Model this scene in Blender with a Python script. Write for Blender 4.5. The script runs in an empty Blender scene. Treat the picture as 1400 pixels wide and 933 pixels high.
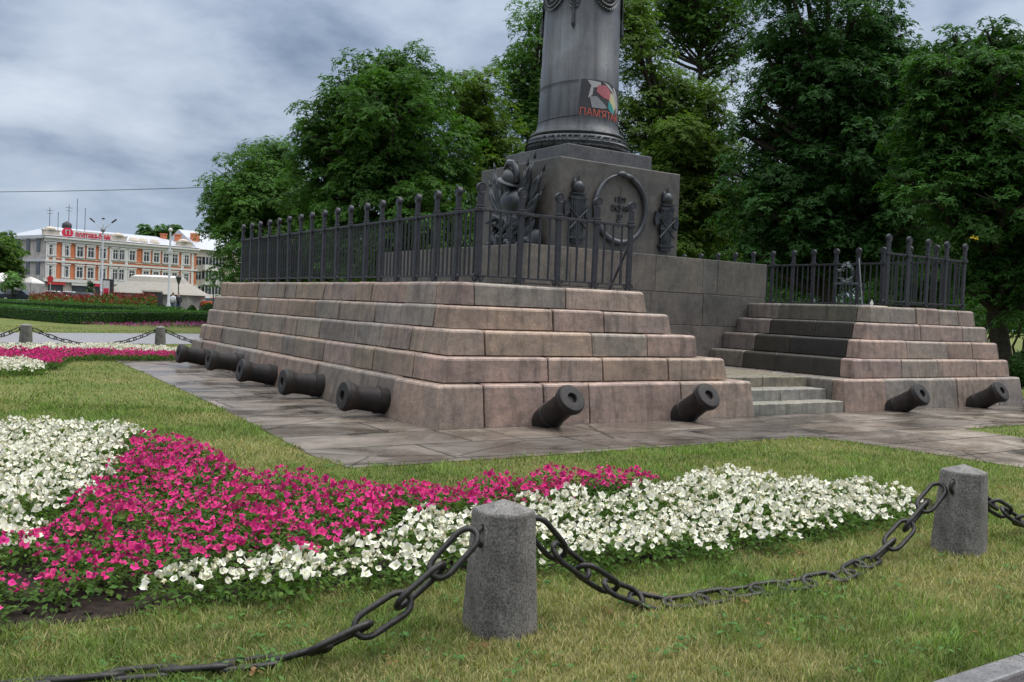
import bpy, bmesh, math, random
import numpy as np
from mathutils import Vector, Matrix
R = math.radians
random.seed(7); rs = np.random.RandomState(11)
sc = bpy.context.scene
col = sc.collection

# ------------------------------------------------------------------ camera
# world frame: +X along the front of the platform, +Y along its left side, Z up,
# origin at the near lower corner of the platform. Metres.
CAMROT = Matrix(((0.8335, -0.0131, -0.5524), (-0.5510, 0.0521, -0.8329), (0.0397, 0.9986, 0.0362)))
Xa = Vector((0.83347, -0.01315, -0.55240)).normalized()
# exact basis recomputed from the two vanishing points of the platform edges
F = 1255.0; PX, PY = 700.0, 466.5; EYE = 1.6
def _d(x, y): return np.array([x-PX, -(y-PY), -F])
_Y = _d(-130, 388.); _Y = _Y/np.linalg.norm(_Y)
_X = _d(2594, 500.); _X = _X/np.linalg.norm(_X)
_X = _X-_Y*np.dot(_X, _Y); _X = _X/np.linalg.norm(_X)
_Z = np.cross(_X, _Y)
B = np.array([_X, _Y, _Z])
_r = B@_d(593, 589); _t = -EYE/_r[2]
CAM = np.array([-_r[0]*_t, -_r[1]*_t, EYE])
def ray(x, y): return B@_d(x, y)
def g(x, y, z=0.0):
    r = ray(x, y); t = (z-CAM[2])/r[2]; return CAM+r*t
def onX(x, y, X0):
    r = ray(x, y); return CAM+r*((X0-CAM[0])/r[0])
def onY(x, y, Y0):
    r = ray(x, y); return CAM+r*((Y0-CAM[1])/r[1])
def dep(x, y, d):
    return CAM+ray(x, y)*(d/F)

cam = bpy.data.cameras.new('camera'); co = bpy.data.objects.new('camera', cam); col.objects.link(co)
cam.sensor_width = 36; cam.lens = 36*F/1400; cam.clip_start = .05; cam.clip_end = 3000
co.matrix_world = Matrix.Translation(Vector(CAM)) @ Matrix([list(B[i]) for i in range(3)]).to_4x4()
sc.camera = co

# ------------------------------------------------------------------ light
SUN_EL, SUN_AZ = 52.0, 20.0        # azimuth: degrees from +X towards -Y  (right, a little in front)
world = bpy.data.worlds.new('World'); sc.world = world; world.use_nodes = True
def world_sky():
    nt = world.node_tree; nt.nodes.clear()
    def n(t, **k):
        q = nt.nodes.new(t)
        for a, b in k.items(): setattr(q, a, b)
        return q
    L = nt.links.new
    out = n('ShaderNodeOutputWorld'); bg = n('ShaderNodeBackground'); L(bg.outputs[0], out.inputs[0])
    bg.inputs['Strength'].default_value = .1
    sky = n('ShaderNodeTexSky', sky_type='NISHITA'); sky.sun_disc = False
    sky.sun_elevation = R(SUN_EL); sky.sun_rotation = R(90+SUN_AZ)
    tc = n('ShaderNodeTexCoord'); sep = n('ShaderNodeSeparateXYZ'); L(tc.outputs['Generated'], sep.inputs[0])
    def M(op, a, b=None, c=None, clamp=False):
        q = n('ShaderNodeMath', operation=op); q.use_clamp = clamp
        for i, v in enumerate((a, b, c)):
            if v is None: continue
            if isinstance(v, (int, float)): q.inputs[i].default_value = v
            else: L(v, q.inputs[i])
        return q.outputs[0]
    z = M('MAXIMUM', sep.outputs[2], 0.0)
    zz = M('ADD', z, .24)
    u = M('DIVIDE', sep.outputs[0], zz); v = M('DIVIDE', sep.outputs[1], zz)
    cb = n('ShaderNodeCombineXYZ'); L(u, cb.inputs[0]); L(v, cb.inputs[1]); cb.inputs[2].default_value = 3.1
    def noise(scale, det, rough, dist, off):
        mp = n('ShaderNodeMapping'); mp.inputs['Location'].default_value = off; L(cb.outputs[0], mp.inputs[0])
        q = n('ShaderNodeTexNoise'); q.inputs['Scale'].default_value = scale; q.inputs['Detail'].default_value = det
        q.inputs['Roughness'].default_value = rough; q.inputs['Distortion'].default_value = dist
        L(mp.outputs[0], q.inputs['Vector']); return q.outputs[0]
    a = noise(1.05, 8, .52, .1, (1.3, 4.7, 0)); b = noise(3.0, 7, .55, .2, (5.2, .4, 2))
    mixn = M('ADD', M('MULTIPLY', a, .58), M('MULTIPLY', b, .42))
    rp = n('ShaderNodeValToRGB'); L(mixn, rp.inputs[0])
    e = rp.color_ramp.elements
    e[0].position = .41; e[0].color = (2.2, 2.85, 4.1, 1)
    e[1].position = .68; e[1].color = (6.9, 7.7, 8.8, 1)
    m = rp.color_ramp.elements.new(.47); m.color = (3.2, 3.95, 5.3, 1)
    m = rp.color_ramp.elements.new(.55); m.color = (4.9, 5.7, 7.0, 1)
    # overcast brightness: brighter towards the zenith, pale band at the horizon
    gain = M('ADD', .86, M('MULTIPLY', M('POWER', z, 1.5), .9))
    sc1 = n('ShaderNodeVectorMath', operation='SCALE'); L(rp.outputs[0], sc1.inputs[0]); L(gain, sc1.inputs['Scale'])
    hz = n('ShaderNodeMix', data_type='RGBA')
    hf = M('SUBTRACT', 1.0, M('MULTIPLY', z, 6.5), clamp=True)
    L(M('MULTIPLY', hf, .8), hz.inputs['Factor']); L(sc1.outputs[0], hz.inputs['A']); hz.inputs['B'].default_value = (3.9, 4.9, 6.4, 1)
    # overcast: the cloud cover overhead is about three times as bright as the rim
    zf = n('ShaderNodeMapRange', interpolation_type='SMOOTHSTEP'); L(z, zf.inputs['Value']); zf.inputs['From Min'].default_value = .36; zf.inputs['From Max'].default_value = .95
    zn = n('ShaderNodeMix', data_type='RGBA', blend_type='ADD'); zn.inputs['Factor'].default_value = 1
    zs = n('ShaderNodeVectorMath', operation='SCALE'); zs.inputs[0].default_value = (21, 20, 18.5); L(zf.outputs[0], zs.inputs['Scale'])
    L(hz.outputs['Result'], zn.inputs['A']); L(zs.outputs[0], zn.inputs['B']); hz = zn
    fin = n('ShaderNodeMix', data_type='RGBA'); fin.inputs['Factor'].default_value = .93
    L(sky.outputs[0], fin.inputs['A']); L(hz.outputs['Result'], fin.inputs['B'])
    L(fin.outputs['Result'], bg.inputs[0])
world_sky()
sun = bpy.data.lights.new('sun', 'SUN'); sun.energy = 1.3; sun.angle = R(24); sun.color = (1, .96, .9)
so = bpy.data.objects.new('sun', sun); col.objects.link(so)
_s = Vector((math.cos(R(SUN_EL))*math.cos(R(SUN_AZ)), -math.cos(R(SUN_EL))*math.sin(R(SUN_AZ)), math.sin(R(SUN_EL))))
so.rotation_euler = _s.to_track_quat('Z', 'Y').to_euler()
sc.view_settings.view_transform = 'Standard'; sc.view_settings.look = 'None'
sc.view_settings.exposure = 0.1; sc.view_settings.gamma = 1.0; sc.view_settings.use_curve_mapping = False

# ------------------------------------------------------------------ helpers
def tag(o, label=None, cat=None, group=None, kind=None):
    if label: o['label'] = label
    if cat: o['category'] = cat
    if group: o['group'] = group
    if kind: o['kind'] = kind
    return o
def empty(name, loc=(0, 0, 0), rz=0.0):
    o = bpy.data.objects.new(name, None); col.objects.link(o); o.location = loc; o.rotation_euler = (0, 0, rz)
    o.empty_display_size = .1; return o
def copy_tree(o, parent=None):
    c = o.copy(); col.objects.link(c)
    if parent is not None: c.parent = parent
    for ch in o.children: copy_tree(ch, c)
    return c
def link_mesh(name, me, parent=None, mat=None):
    o = bpy.data.objects.new(name, me); col.objects.link(o)
    if mat is not None and len(me.materials) == 0: me.materials.append(mat)
    if parent is not None: o.parent = parent
    return o

class G:
    """collects plain geometry, then links it as one mesh object"""
    def __init__(s): s.v = []; s.f = []; s.t = []; s.cur = (1, 1, 1)
    def add(s, vs, fs):
        b = len(s.v); s.v += [tuple(map(float, q)) for q in vs]; s.f += [tuple(b+i for i in f) for f in fs]; s.t += [s.cur]*len(fs)
    def hexa(s, p, rough=None):
        if rough or (rough is None and G.wobble): p = [(x+random.uniform(-1, 1)*G.wobble, y+random.uniform(-1, 1)*G.wobble, z+random.uniform(-.5, .5)*G.wobble) for x, y, z in p]
        s._hexa(p)
    wobble = 0.0
    def _hexa(s, p):   # 8 points: bottom loop then top loop (counter-clockwise from above)
        s.add(p, [(3, 2, 1, 0), (4, 5, 6, 7), (0, 1, 5, 4), (1, 2, 6, 5), (2, 3, 7, 6), (3, 0, 4, 7)])
    def box(s, c, d, rz=0.0, taper=1.0):
        x, y, z = d[0]/2, d[1]/2, d[2]/2; ca, sa = math.cos(rz), math.sin(rz); p = []
        for zz, k in ((-z, 1.0), (z, taper)):
            for a, b in ((-x, -y), (x, -y), (x, y), (-x, y)):
                a *= k; b *= k; p.append((c[0]+a*ca-b*sa, c[1]+a*sa+b*ca, c[2]+zz))
        s.hexa(p)
    def bar(s, a, b, r, n=8, r2=None, caps=True, sq=None):
        s.tube([a, b], [r, r if r2 is None else r2], n, caps)
    def tube(s, pts, rad, n=8, caps=True, closed=False):
        pts = [Vector(p) for p in pts]; m = len(pts)
        if not hasattr(rad, '__len__'): rad = [rad]*m
        vs = []; prev = None
        for i, p in enumerate(pts):
            if closed: t = pts[(i+1) % m]-pts[i-1]
            else: t = pts[min(i+1, m-1)]-pts[max(i-1, 0)]
            t.normalize()
            if prev is None:
                u = t.orthogonal().normalized()
            else:
                u = (prev-t*prev.dot(t)); u = u.normalized() if u.length > 1e-6 else t.orthogonal().normalized()
            prev = u; w = t.cross(u)
            for k in range(n):
                a = 2*math.pi*k/n; vs.append(p+(u*math.cos(a)+w*math.sin(a))*rad[i])
        fs = []
        for i in range(m if closed else m-1):
            j = (i+1) % m
            for k in range(n): fs.append((i*n+k, i*n+(k+1) % n, j*n+(k+1) % n, j*n+k))
        if caps and not closed:
            fs.append(tuple(range(n-1, -1, -1))); fs.append(tuple((m-1)*n+k for k in range(n)))
        s.add(vs, fs)
    def lathe(s, prof, n=32, M=None, arc=None):
        vs = []; fs = []; M = M or Matrix.Identity(4)
        for r, z in prof:
            for k in range(n):
                a = 2*math.pi*k/n; vs.append(M @ Vector((r*math.cos(a), r*math.sin(a), z)))
        for i in range(len(prof)-1):
            for k in range(n): fs.append((i*n+k, i*n+(k+1) % n, (i+1)*n+(k+1) % n, (i+1)*n+k))
        if prof[0][0] > 1e-4: fs.append(tuple(range(n-1, -1, -1)))
        if prof[-1][0] > 1e-4: fs.append(tuple((len(prof)-1)*n+k for k in range(n)))
        s.add(vs, fs)
    def prism(s, poly, z0, z1):
        n = len(poly); s.add([(x, y, z0) for x, y in poly]+[(x, y, z1) for x, y in poly],
            [tuple(range(n-1, -1, -1)), tuple(range(n, 2*n))]+[(i, (i+1) % n, n+(i+1) % n, n+i) for i in range(n)])
    def sph(s, c, r, nu=12, nv=8):
        if not hasattr(r, '__len__'): r = (r, r, r)
        vs = [(c[0], c[1], c[2]-r[2])]
        for i in range(1, nv):
            a = -math.pi/2+math.pi*i/nv
            for k in range(nu):
                b = 2*math.pi*k/nu; vs.append((c[0]+r[0]*math.cos(a)*math.cos(b), c[1]+r[1]*math.cos(a)*math.sin(b), c[2]+r[2]*math.sin(a)))
        vs.append((c[0], c[1], c[2]+r[2])); fs = []
        for k in range(nu): fs.append((0, 1+(k+1) % nu, 1+k))
        for i in range(nv-2):
            for k in range(nu): fs.append((1+i*nu+k, 1+i*nu+(k+1) % nu, 1+(i+1)*nu+(k+1) % nu, 1+(i+1)*nu+k))
        b = 1+(nv-2)*nu
        for k in range(nu): fs.append((b+k, b+(k+1) % nu, len(vs)-1))
        s.add(vs, fs)
    def xf(s, M, start=0):
        for i in range(start, len(s.v)): s.v[i] = tuple(M @ Vector(s.v[i]))
    def build(s, name, mat, parent=None, smooth=False, bevel=0.0, auto=None, tone=False, wbev=0):
        me = bpy.data.meshes.new(name); me.from_pydata(s.v, [], s.f); me.update()
        if tone:
            at = me.color_attributes.new('tone', 'FLOAT_COLOR', 'CORNER'); a = np.empty((len(me.loops), 4), np.float32); i = 0
            for f, t in zip(s.f, s.t):
                a[i:i+len(f)] = (t[0], t[1], t[2], 1); i += len(f)
            at.data.foreach_set('color', a.ravel())
        me.materials.append(mat)
        if smooth: me.polygons.foreach_set('use_smooth', [True]*len(me.polygons))
        o = link_mesh(name, me, parent)
        if wbev:
            at = me.attributes.new('bevel_weight_edge', 'FLOAT', 'EDGE'); co = np.empty(len(me.vertices)*3); me.vertices.foreach_get('co', co); co = co.reshape(-1, 3)
            ev = np.empty(len(me.edges)*2, int); me.edges.foreach_get('vertices', ev); ev = ev.reshape(-1, 2); a, b = co[ev[:, 0]], co[ev[:, 1]]
            hor = np.abs(a[:, 2]-b[:, 2]) < .02; top = (np.maximum(a[:, 2], b[:, 2]) > co[:, 2].max()-.03); lon = np.abs(a[:, 0]-b[:, 0]) > -1
            at.data.foreach_set('value', np.where(hor & top, 1.0, .2).astype(np.float32))
            bv = o.modifiers.new('bevel', 'BEVEL'); bv.width = wbev; bv.segments = 3; bv.limit_method = 'WEIGHT'
        if bevel:
            b = o.modifiers.new('bevel', 'BEVEL'); b.width = bevel; b.segments = 2; b.limit_method = 'ANGLE'; b.angle_limit = R(35)
        if smooth and auto:
            me.set_sharp_from_angle(angle=R(auto))
        return o

def np_mesh(name, v, quads=None, tris=None, tone=None, smooth=False):
    """fast mesh from arrays: v (N,3), quads (Q,4), tris (T,3), tone (N,3) per vertex"""
    me = bpy.data.meshes.new(name); me.vertices.add(len(v)); me.vertices.foreach_set('co', np.asarray(v, np.float32).ravel())
    li = []; ls = []; tot = 0
    if quads is not None and len(quads): li.append(np.asarray(quads, np.int32).ravel()); ls.append(np.full(len(quads), 4, np.int32))
    if tris is not None and len(tris): li.append(np.asarray(tris, np.int32).ravel()); ls.append(np.full(len(tris), 3, np.int32))
    li = np.concatenate(li); ls = np.concatenate(ls)
    me.loops.add(len(li)); me.loops.foreach_set('vertex_index', li)
    me.polygons.add(len(ls)); st = np.zeros(len(ls), np.int32); st[1:] = np.cumsum(ls)[:-1]
    me.polygons.foreach_set('loop_start', st); me.polygons.foreach_set('loop_total', ls)
    if smooth: me.polygons.foreach_set('use_smooth', np.ones(len(ls), bool))
    me.update(calc_edges=True)
    if tone is not None:
        at = me.color_attributes.new('tone', 'FLOAT_COLOR', 'POINT')
        c = np.ones((len(v), 4), np.float32); c[:, :3] = tone; at.data.foreach_set('color', c.ravel())
    return me

def inpoly(pts, poly):
    x, y = pts[:, 0], pts[:, 1]; r = np.zeros(len(pts), bool); n = len(poly)
    for i in range(n):
        x1, y1 = poly[i][:2]; x2, y2 = poly[(i+1) % n][:2]
        if y1 == y2: continue
        c = ((y1 > y) != (y2 > y)) & (x < (x2-x1)*(y-y1)/(y2-y1)+x1); r ^= c
    return r
def vnoise(p, scale, seed):
    q = p[:, :2]*scale+seed*17.3; i = np.floor(q).astype(np.int64); f = q-i; f = f*f*(3-2*f)
    def h(a, b): 
        t = np.sin(a*127.1+b*311.7+seed*74.7)*43758.5453; return t-np.floor(t)
    return (h(i[:, 0], i[:, 1])*(1-f[:, 0])+h(i[:, 0]+1, i[:, 1])*f[:, 0])*(1-f[:, 1])+(h(i[:, 0], i[:, 1]+1)*(1-f[:, 0])+h(i[:, 0]+1, i[:, 1]+1)*f[:, 0])*f[:, 1]

# ------------------------------------------------------------------ materials
class NT:
    def __init__(s, name):
        s.m = bpy.data.materials.new(name); s.m.use_nodes = True; s.t = s.m.node_tree; s.t.nodes.clear()
        s.out = s.n('ShaderNodeOutputMaterial')
    def n(s, t, **k):
        q = s.t.nodes.new(t)
        for a, b in k.items(): setattr(q, a, b)
        return q
    def L(s, a, b): s.t.links.new(a, b)
    def val(s, sock, v):
        if isinstance(v, bpy.types.NodeSocket): s.L(v, sock)
        else:
            try: sock.default_value = v
            except Exception: sock.default_value = (*v, 1)
    def coord(s, which='Object', scale=(1, 1, 1), loc=(0, 0, 0)):
        tc = s.n('ShaderNodeTexCoord'); mp = s.n('ShaderNodeMapping'); s.L(tc.outputs[which], mp.inputs[0])
        mp.inputs['Scale'].default_value = scale; mp.inputs['Location'].default_value = loc; return mp.outputs[0]
    def noise(s, vec, scale=5, det=5, rough=.6, dist=0.0):
        q = s.n('ShaderNodeTexNoise'); q.inputs['Scale'].default_value = scale; q.inputs['Detail'].default_value = det
        q.inputs['Roughness'].default_value = rough; q.inputs['Distortion'].default_value = dist; s.L(vec, q.inputs['Vector']); return q.outputs[0]
    def ramp(s, f, stops):
        q = s.n('ShaderNodeValToRGB'); s.L(f, q.inputs[0]); e = q.color_ramp.elements
        while len(e) < len(stops): e.new(.5)
        for x, (p, c) in zip(e, stops):
            x.position = p; x.color = (*c, 1) if hasattr(c, '__len__') else (c, c, c, 1)
        return q.outputs[0]
    def mix(s, f, a, b, blend='MIX'):
        q = s.n('ShaderNodeMix', data_type='RGBA', blend_type=blend); s.val(q.inputs['Factor'], f); s.val(q.inputs['A'], a); s.val(q.inputs['B'], b); return q.outputs['Result']
    def math(s, op, a, b=0.0, clamp=False):
        q = s.n('ShaderNodeMath', operation=op); q.use_clamp = clamp; s.val(q.inputs[0], a); s.val(q.inputs[1], b); return q.outputs[0]
    def attr(s, name='tone'):
        return s.n('ShaderNodeAttribute', attribute_name=name).outputs['Color']
    def bump(s, h, strength=.3, dist=.02):
        q = s.n('ShaderNodeBump'); q.inputs['Strength'].default_value = strength; q.inputs['Distance'].default_value = dist; s.L(h, q.inputs['Height']); return q.outputs[0]
    def pbr(s, color, rough=.6, metal=0.0, normal=None, spec=.5):
        b = s.n('ShaderNodeBsdfPrincipled'); s.val(b.inputs['Base Color'], color); s.val(b.inputs['Roughness'], rough); s.val(b.inputs['Metallic'], metal)
        s.val(b.inputs['Specular IOR Level'], spec)
        if normal is not None: s.L(normal, b.inputs['Normal'])
        s.L(b.outputs[0], s.out.inputs[0]); return s.m

def simple(name, c, rough=.6, metal=0.0, var=.15, scale=8, bump=0.0, spec=.5):
    t = NT(name); v = t.coord(); f = t.noise(v, scale, 5, .6)
    c0 = tuple(x*(1-var) for x in c); c1 = tuple(min(1, x*(1+var)) for x in c)
    return t.pbr(t.ramp(f, [(.3, c0), (.7, c1)]), rough, metal, t.bump(f, bump, .02) if bump else None, spec)

def stone_mat(name, use_tone=True, base=(.2, .18, .16), speck=.5, streak=.5, bump=.35, rough=.6, wash_light=1.0):
    t = NT(name); v = t.coord()
    c = t.attr() if use_tone else None
    big = t.noise(v, 1.7, 6, .65, .4); mid = t.noise(v, 9, 7, .7, .3); fine = t.noise(v, 95, 3, .7)
    vs = t.coord(scale=(5, 5, .45)); st = t.noise(vs, 1.6, 6, .65, .2)
    if c is None: c = t.ramp(big, [(.3, tuple(x*.8 for x in base)), (.7, tuple(x*1.2 for x in base))])
    c = t.mix(1.0, c, t.ramp(big, [(.25, (.5, .49, .5)), (.5, (1, 1, 1)), (.75, (1.35, 1.27, 1.18))]), 'MULTIPLY')
    c = t.mix(.95, c, t.ramp(mid, [(.25, (.6, .58, .57)), (.55, (1, 1, 1)), (.8, (1.3, 1.27, 1.24))]), 'MULTIPLY')
    c = t.mix(speck, c, t.ramp(fine, [(.36, (.4, .4, .4)), (.5, (1, 1, 1)), (.64, (1.6, 1.57, 1.53))]), 'MULTIPLY')
    lay = t.noise(t.coord(scale=(1.1, 1.1, 5)), 1.3, 7, .7, 1.6); c = t.mix(streak, c, t.ramp(lay, [(.3, (.66, .64, .62)), (.5, (1, .98, .94)), (.68, (1.3, 1.16, 1.0))]), 'MULTIPLY')
    c = t.mix(streak, c, t.ramp(st, [(.34, (.22, .21, .2)), (.5, (1, 1, 1))]), 'MULTIPLY')
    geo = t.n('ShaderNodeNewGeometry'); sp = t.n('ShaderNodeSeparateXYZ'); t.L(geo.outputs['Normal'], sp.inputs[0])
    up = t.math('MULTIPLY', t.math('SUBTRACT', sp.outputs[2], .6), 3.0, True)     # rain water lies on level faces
    wet = t.math('MULTIPLY', up, t.ramp(big, [(.35, .25), (.6, 1)]))
    r = t.mix(wet, (rough, rough, rough), (.2, .2, .2))
    # worn, rain-washed nosings and treads, lightened further to paint in light from above
    c = t.mix(t.math('MULTIPLY', t.math('SUBTRACT', sp.outputs[2], .25), 4.0, True), c, t.mix(1.0, c, (wash_light, wash_light, wash_light, 1), 'MULTIPLY'))
    hh = t.math('ADD', t.math('MULTIPLY', mid, .7), t.math('MULTIPLY', fine, .12))
    return t.pbr(c, r, 0, t.bump(hh, bump, .03))

M = {}
M['stone'] = stone_mat('brown_sandstone_washed_lit_tops', wash_light=1.6)
M['granite'] = stone_mat('grey_brown_granite', True, speck=.75, streak=.25, bump=.22, rough=.5)
M['bollard'] = stone_mat('grey_granite', False, base=(.165, .157, .147), speck=1.0, streak=.35, bump=.5, rough=.7)
M['kerb'] = stone_mat('kerb_granite', False, base=(.15, .15, .152), speck=.6, streak=.0, bump=.3, rough=.7)

def bronze():
    t = NT('grey_green_patinated_bronze'); v = t.coord(); a = t.noise(v, 1.3, 6, .6, .4)
    st = t.noise(t.coord(scale=(4, 4, .35)), 1.4, 5, .6); f = t.noise(v, 30, 4, .6)
    c = t.ramp(a, [(.3, (.046, .05, .056)), (.55, (.07, .075, .082)), (.75, (.1, .112, .118))])
    c = t.mix(.9, c, t.ramp(st, [(.33, (.45, .45, .46)), (.5, (1, 1, 1)), (.66, (1.18, 1.24, 1.26))]), 'MULTIPLY')
    c = t.mix(t.math('MULTIPLY', t.ramp(t.noise(v, 2.4, 7, .7, .8), [(.58, 0.0), (.74, 1.0)]), .4), c, (.10, .125, .125, 1))
    return t.pbr(c, t.ramp(f, [(.3, .38), (.7, .6)]), .35, t.bump(f, .08, .01))
M['bronze'] = bronze()
def dark_bronze():
    t = NT('dark_cast_bronze'); v = t.coord(); a = t.noise(v, 6, 5, .6)
    c = t.ramp(a, [(.3, (.02, .022, .024)), (.7, (.06, .066, .072))])
    return t.pbr(c, t.ramp(a, [(.3, .28), (.7, .5)]), .5, t.bump(t.noise(v, 40, 3, .6), .1, .01))
M['dbronze'] = dark_bronze()
M['iron'] = simple('weathered_black_iron', (.032, .034, .04), .5, .4, .35, 12, .15)
def cannon_mat():
    t = NT('blackened_cast_iron'); v = t.coord(); a = t.noise(v, 5, 6, .65, .4); f = t.noise(v, 55, 4, .7)
    c = t.ramp(a, [(.3, (.014, .013, .013)), (.52, (.022, .019, .018)), (.7, (.045, .028, .02))])
    return t.pbr(c, t.ramp(f, [(.3, .36), (.7, .65)]), .1, t.bump(f, .4, .012), .3)
M['cannon'] = cannon_mat()
M['bore'] = simple('black_bore', (.004, .004, .004), .9)  # near-black disc closing the inside of the barrel
M['chain'] = simple('greasy_black_steel', (.035, .033, .031), .42, .6, .4, 30, .2)

def paving():
    t = NT('wet_flagstone'); v = t.coord()
    w = t.noise(v, .9, 4, .6); wv = t.n('ShaderNodeVectorMath', operation='SCALE'); nz = t.n('ShaderNodeTexNoise'); nz.inputs['Scale'].default_value = 2.2; nz.inputs['Detail'].default_value = 6
    t.L(v, nz.inputs['Vector']); sb = t.n('ShaderNodeVectorMath', operation='SUBTRACT'); t.L(nz.outputs['Color'], sb.inputs[0]); sb.inputs[1].default_value = (.5, .5, .5)
    t.L(sb.outputs[0], wv.inputs[0]); wv.inputs['Scale'].default_value = .07
    ad = t.n('ShaderNodeVectorMath', operation='ADD'); t.L(v, ad.inputs[0]); t.L(wv.outputs[0], ad.inputs[1])
    br = t.n('ShaderNodeTexBrick'); br.offset = .37; br.squash = .8; br.squash_frequency = 3; t.L(ad.outputs[0], br.inputs['Vector'])
    for k, x in (('Scale', 1.0), ('Brick Width', 2.1), ('Row Height', .98), ('Mortar Size', .02), ('Mortar Smooth', .1), ('Bias', 0.0)): br.inputs[k].default_value = x
    br.inputs['Color1'].default_value = (.235, .2, .165, 1); br.inputs['Color2'].default_value = (.125, .109, .094, 1); br.inputs['Mortar'].default_value = (.022, .021, .016, 1)
    br2 = t.n('ShaderNodeTexBrick'); br2.offset = .5; mp2 = t.n('ShaderNodeMapping'); mp2.inputs['Location'].default_value = (.6, .3, 0); t.L(ad.outputs[0], mp2.inputs[0]); t.L(mp2.outputs[0], br2.inputs['Vector'])
    for k, x in (('Scale', 1.0), ('Brick Width', 4.2), ('Row Height', .98*2), ('Mortar Size', .0), ('Bias', 0.0)): br2.inputs[k].default_value = x
    br2.inputs['Color1'].default_value = (.8, .78, .78, 1); br2.inputs['Color2'].default_value = (1.2, 1.2, 1.18, 1)
    vo = t.n('ShaderNodeTexVoronoi', feature='DISTANCE_TO_EDGE'); vo.inputs['Scale'].default_value = .3; t.L(ad.outputs[0], vo.inputs['Vector'])
    crack = t.ramp(vo.outputs['Distance'], [(.002, 0.0), (.006, 1.0)])
    mid = t.noise(v, 7, 7, .7, .4); fine = t.noise(v, 80, 3, .7)
    c = t.mix(.8, t.mix(1.0, br.outputs['Color'], br2.outputs['Color'], 'MULTIPLY'), t.ramp(mid, [(.25, (.6, .58, .56)), (.55, (1, 1, 1)), (.8, (1.35, 1.3, 1.25))]), 'MULTIPLY')
    c = t.mix(.5, c, t.ramp(fine, [(.3, (.6, .6, .6)), (.7, (1.4, 1.4, 1.4))]), 'MULTIPLY')
    c = t.mix(1.0, c, t.ramp(crack, [(0, (.25, .24, .2)), (1, (1, 1, 1))]), 'MULTIPLY')
    wetm = t.ramp(t.noise(t.coord(scale=(1, 1.5, 1)), .95, 5, .6, .6), [(.37, 0.0), (.62, 1.0)])
    c = t.mix(wetm, c, (.5, .5, .53), 'MULTIPLY') if False else t.mix(1.0, c, t.mix(wetm, (1.05, 1.03, 1.0), (.56, .55, .54)), 'MULTIPLY')
    r = t.mix(wetm, (.55, .55, .55), (.16, .16, .16))
    h = t.math('ADD', t.math('MULTIPLY', mid, .35), t.math('ADD', t.math('MULTIPLY', crack, .6), t.math('MULTIPLY', br.outputs['Fac'], -.7)))
    return t.pbr(c, r, 0, t.bump(h, .35, .02))
M['paving'] = paving()
M['asphalt'] = simple('damp_grey_asphalt', (.19, .185, .19), .5, 0, .18, 3, .1)
M['road'] = simple('dark_asphalt', (.07, .07, .074), .6, 0, .2, 3, .1)
def ground_mat():
    t = NT('lawn_turf'); v = t.coord(); a = t.noise(v, .55, 6, .65, .3); b = t.noise(v, 26, 6, .75)
    c = t.ramp(a, [(.34, (.155, .15, .06)), (.5, (.115, .14, .042)), (.66, (.085, .125, .03))])
    c = t.mix(.85, c, t.ramp(b, [(.25, (.5, .5, .5)), (.7, (1.45, 1.4, 1.35))]), 'MULTIPLY')
    return t.pbr(c, .9, 0, t.bump(b, .6, .03), .1)
M['lawn'] = ground_mat()
M['soil'] = simple('dark_garden_soil', (.028, .021, .017), .95, 0, .5, 22, .9, .1)
def brickpath():
    t = NT('reddish_brick_paving'); v = t.coord(); br = t.n('ShaderNodeTexBrick'); t.L(v, br.inputs['Vector'])
    for k, x in (('Scale', 1.0), ('Brick Width', .2), ('Row Height', .1), ('Mortar Size', .006)): br.inputs[k].default_value = x
    br.inputs['Color1'].default_value = (.2, .11, .09, 1); br.inputs['Color2'].default_value = (.15, .1, .09, 1); br.inputs['Mortar'].default_value = (.08, .075, .07, 1)
    return t.pbr(br.outputs['Color'], .7, 0, t.bump(t.noise(v, 40, 4, .7), .3, .01))
M['brickpath'] = brickpath()

def leaf_mat(name, c, trans=.3, var=.35, spec=.12, rough=.6, oi=0.0, tint=(1.3, 1.5, .6)):
    t = NT(name); a = t.attr(); base = t.mix(1.0, a, (*c, 1), 'MULTIPLY')
    if oi:
        o = t.n('ShaderNodeObjectInfo'); base = t.mix(1.0, base, t.ramp(o.outputs['Random'], [(0, (1-oi, 1-oi*.6, 1-oi)), (1, (1+oi, 1+oi*.7, 1+oi*.3))]), 'MULTIPLY')
    b = t.n('ShaderNodeBsdfPrincipled'); t.L(base, b.inputs['Base Color']); b.inputs['Roughness'].default_value = rough; b.inputs['Specular IOR Level'].default_value = spec
    tr = t.n('ShaderNodeBsdfTranslucent'); t.L(t.mix(1.0, base, (*tint, 1), 'MULTIPLY'), tr.inputs[0])
    mx = t.n('ShaderNodeMixShader'); mx.inputs[0].default_value = trans; t.L(b.outputs[0], mx.inputs[1]); t.L(tr.outputs[0], mx.inputs[2]); t.L(mx.outputs[0], t.out.inputs[0]); return t.m
M['leaf'] = leaf_mat('broad_tree_leaves', (.07, .15, .03), .34)
M['leaf_b'] = leaf_mat('blue_green_tree_leaves', (.056, .13, .034), .34)
M['leaf_y'] = leaf_mat('yellow_green_tree_leaves', (.10, .165, .026), .36)
M['hedge'] = leaf_mat('clipped_box_leaves', (.048, .125, .022), .2)
M['thuja'] = leaf_mat('thuja_scales', (.03, .07, .018), .15)
M['grass'] = leaf_mat('grass_blades', (1, 1, 1), .25, spec=.15, rough=.6)
M['petleaf'] = leaf_mat('petunia_leaves', (.075, .14, .034), .28, oi=.2)
M['pink'] = leaf_mat('magenta_petals', (.70, .04, .25), .22, spec=.1, rough=.7, oi=.16, tint=(1.1, 1, 1.1))
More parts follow.
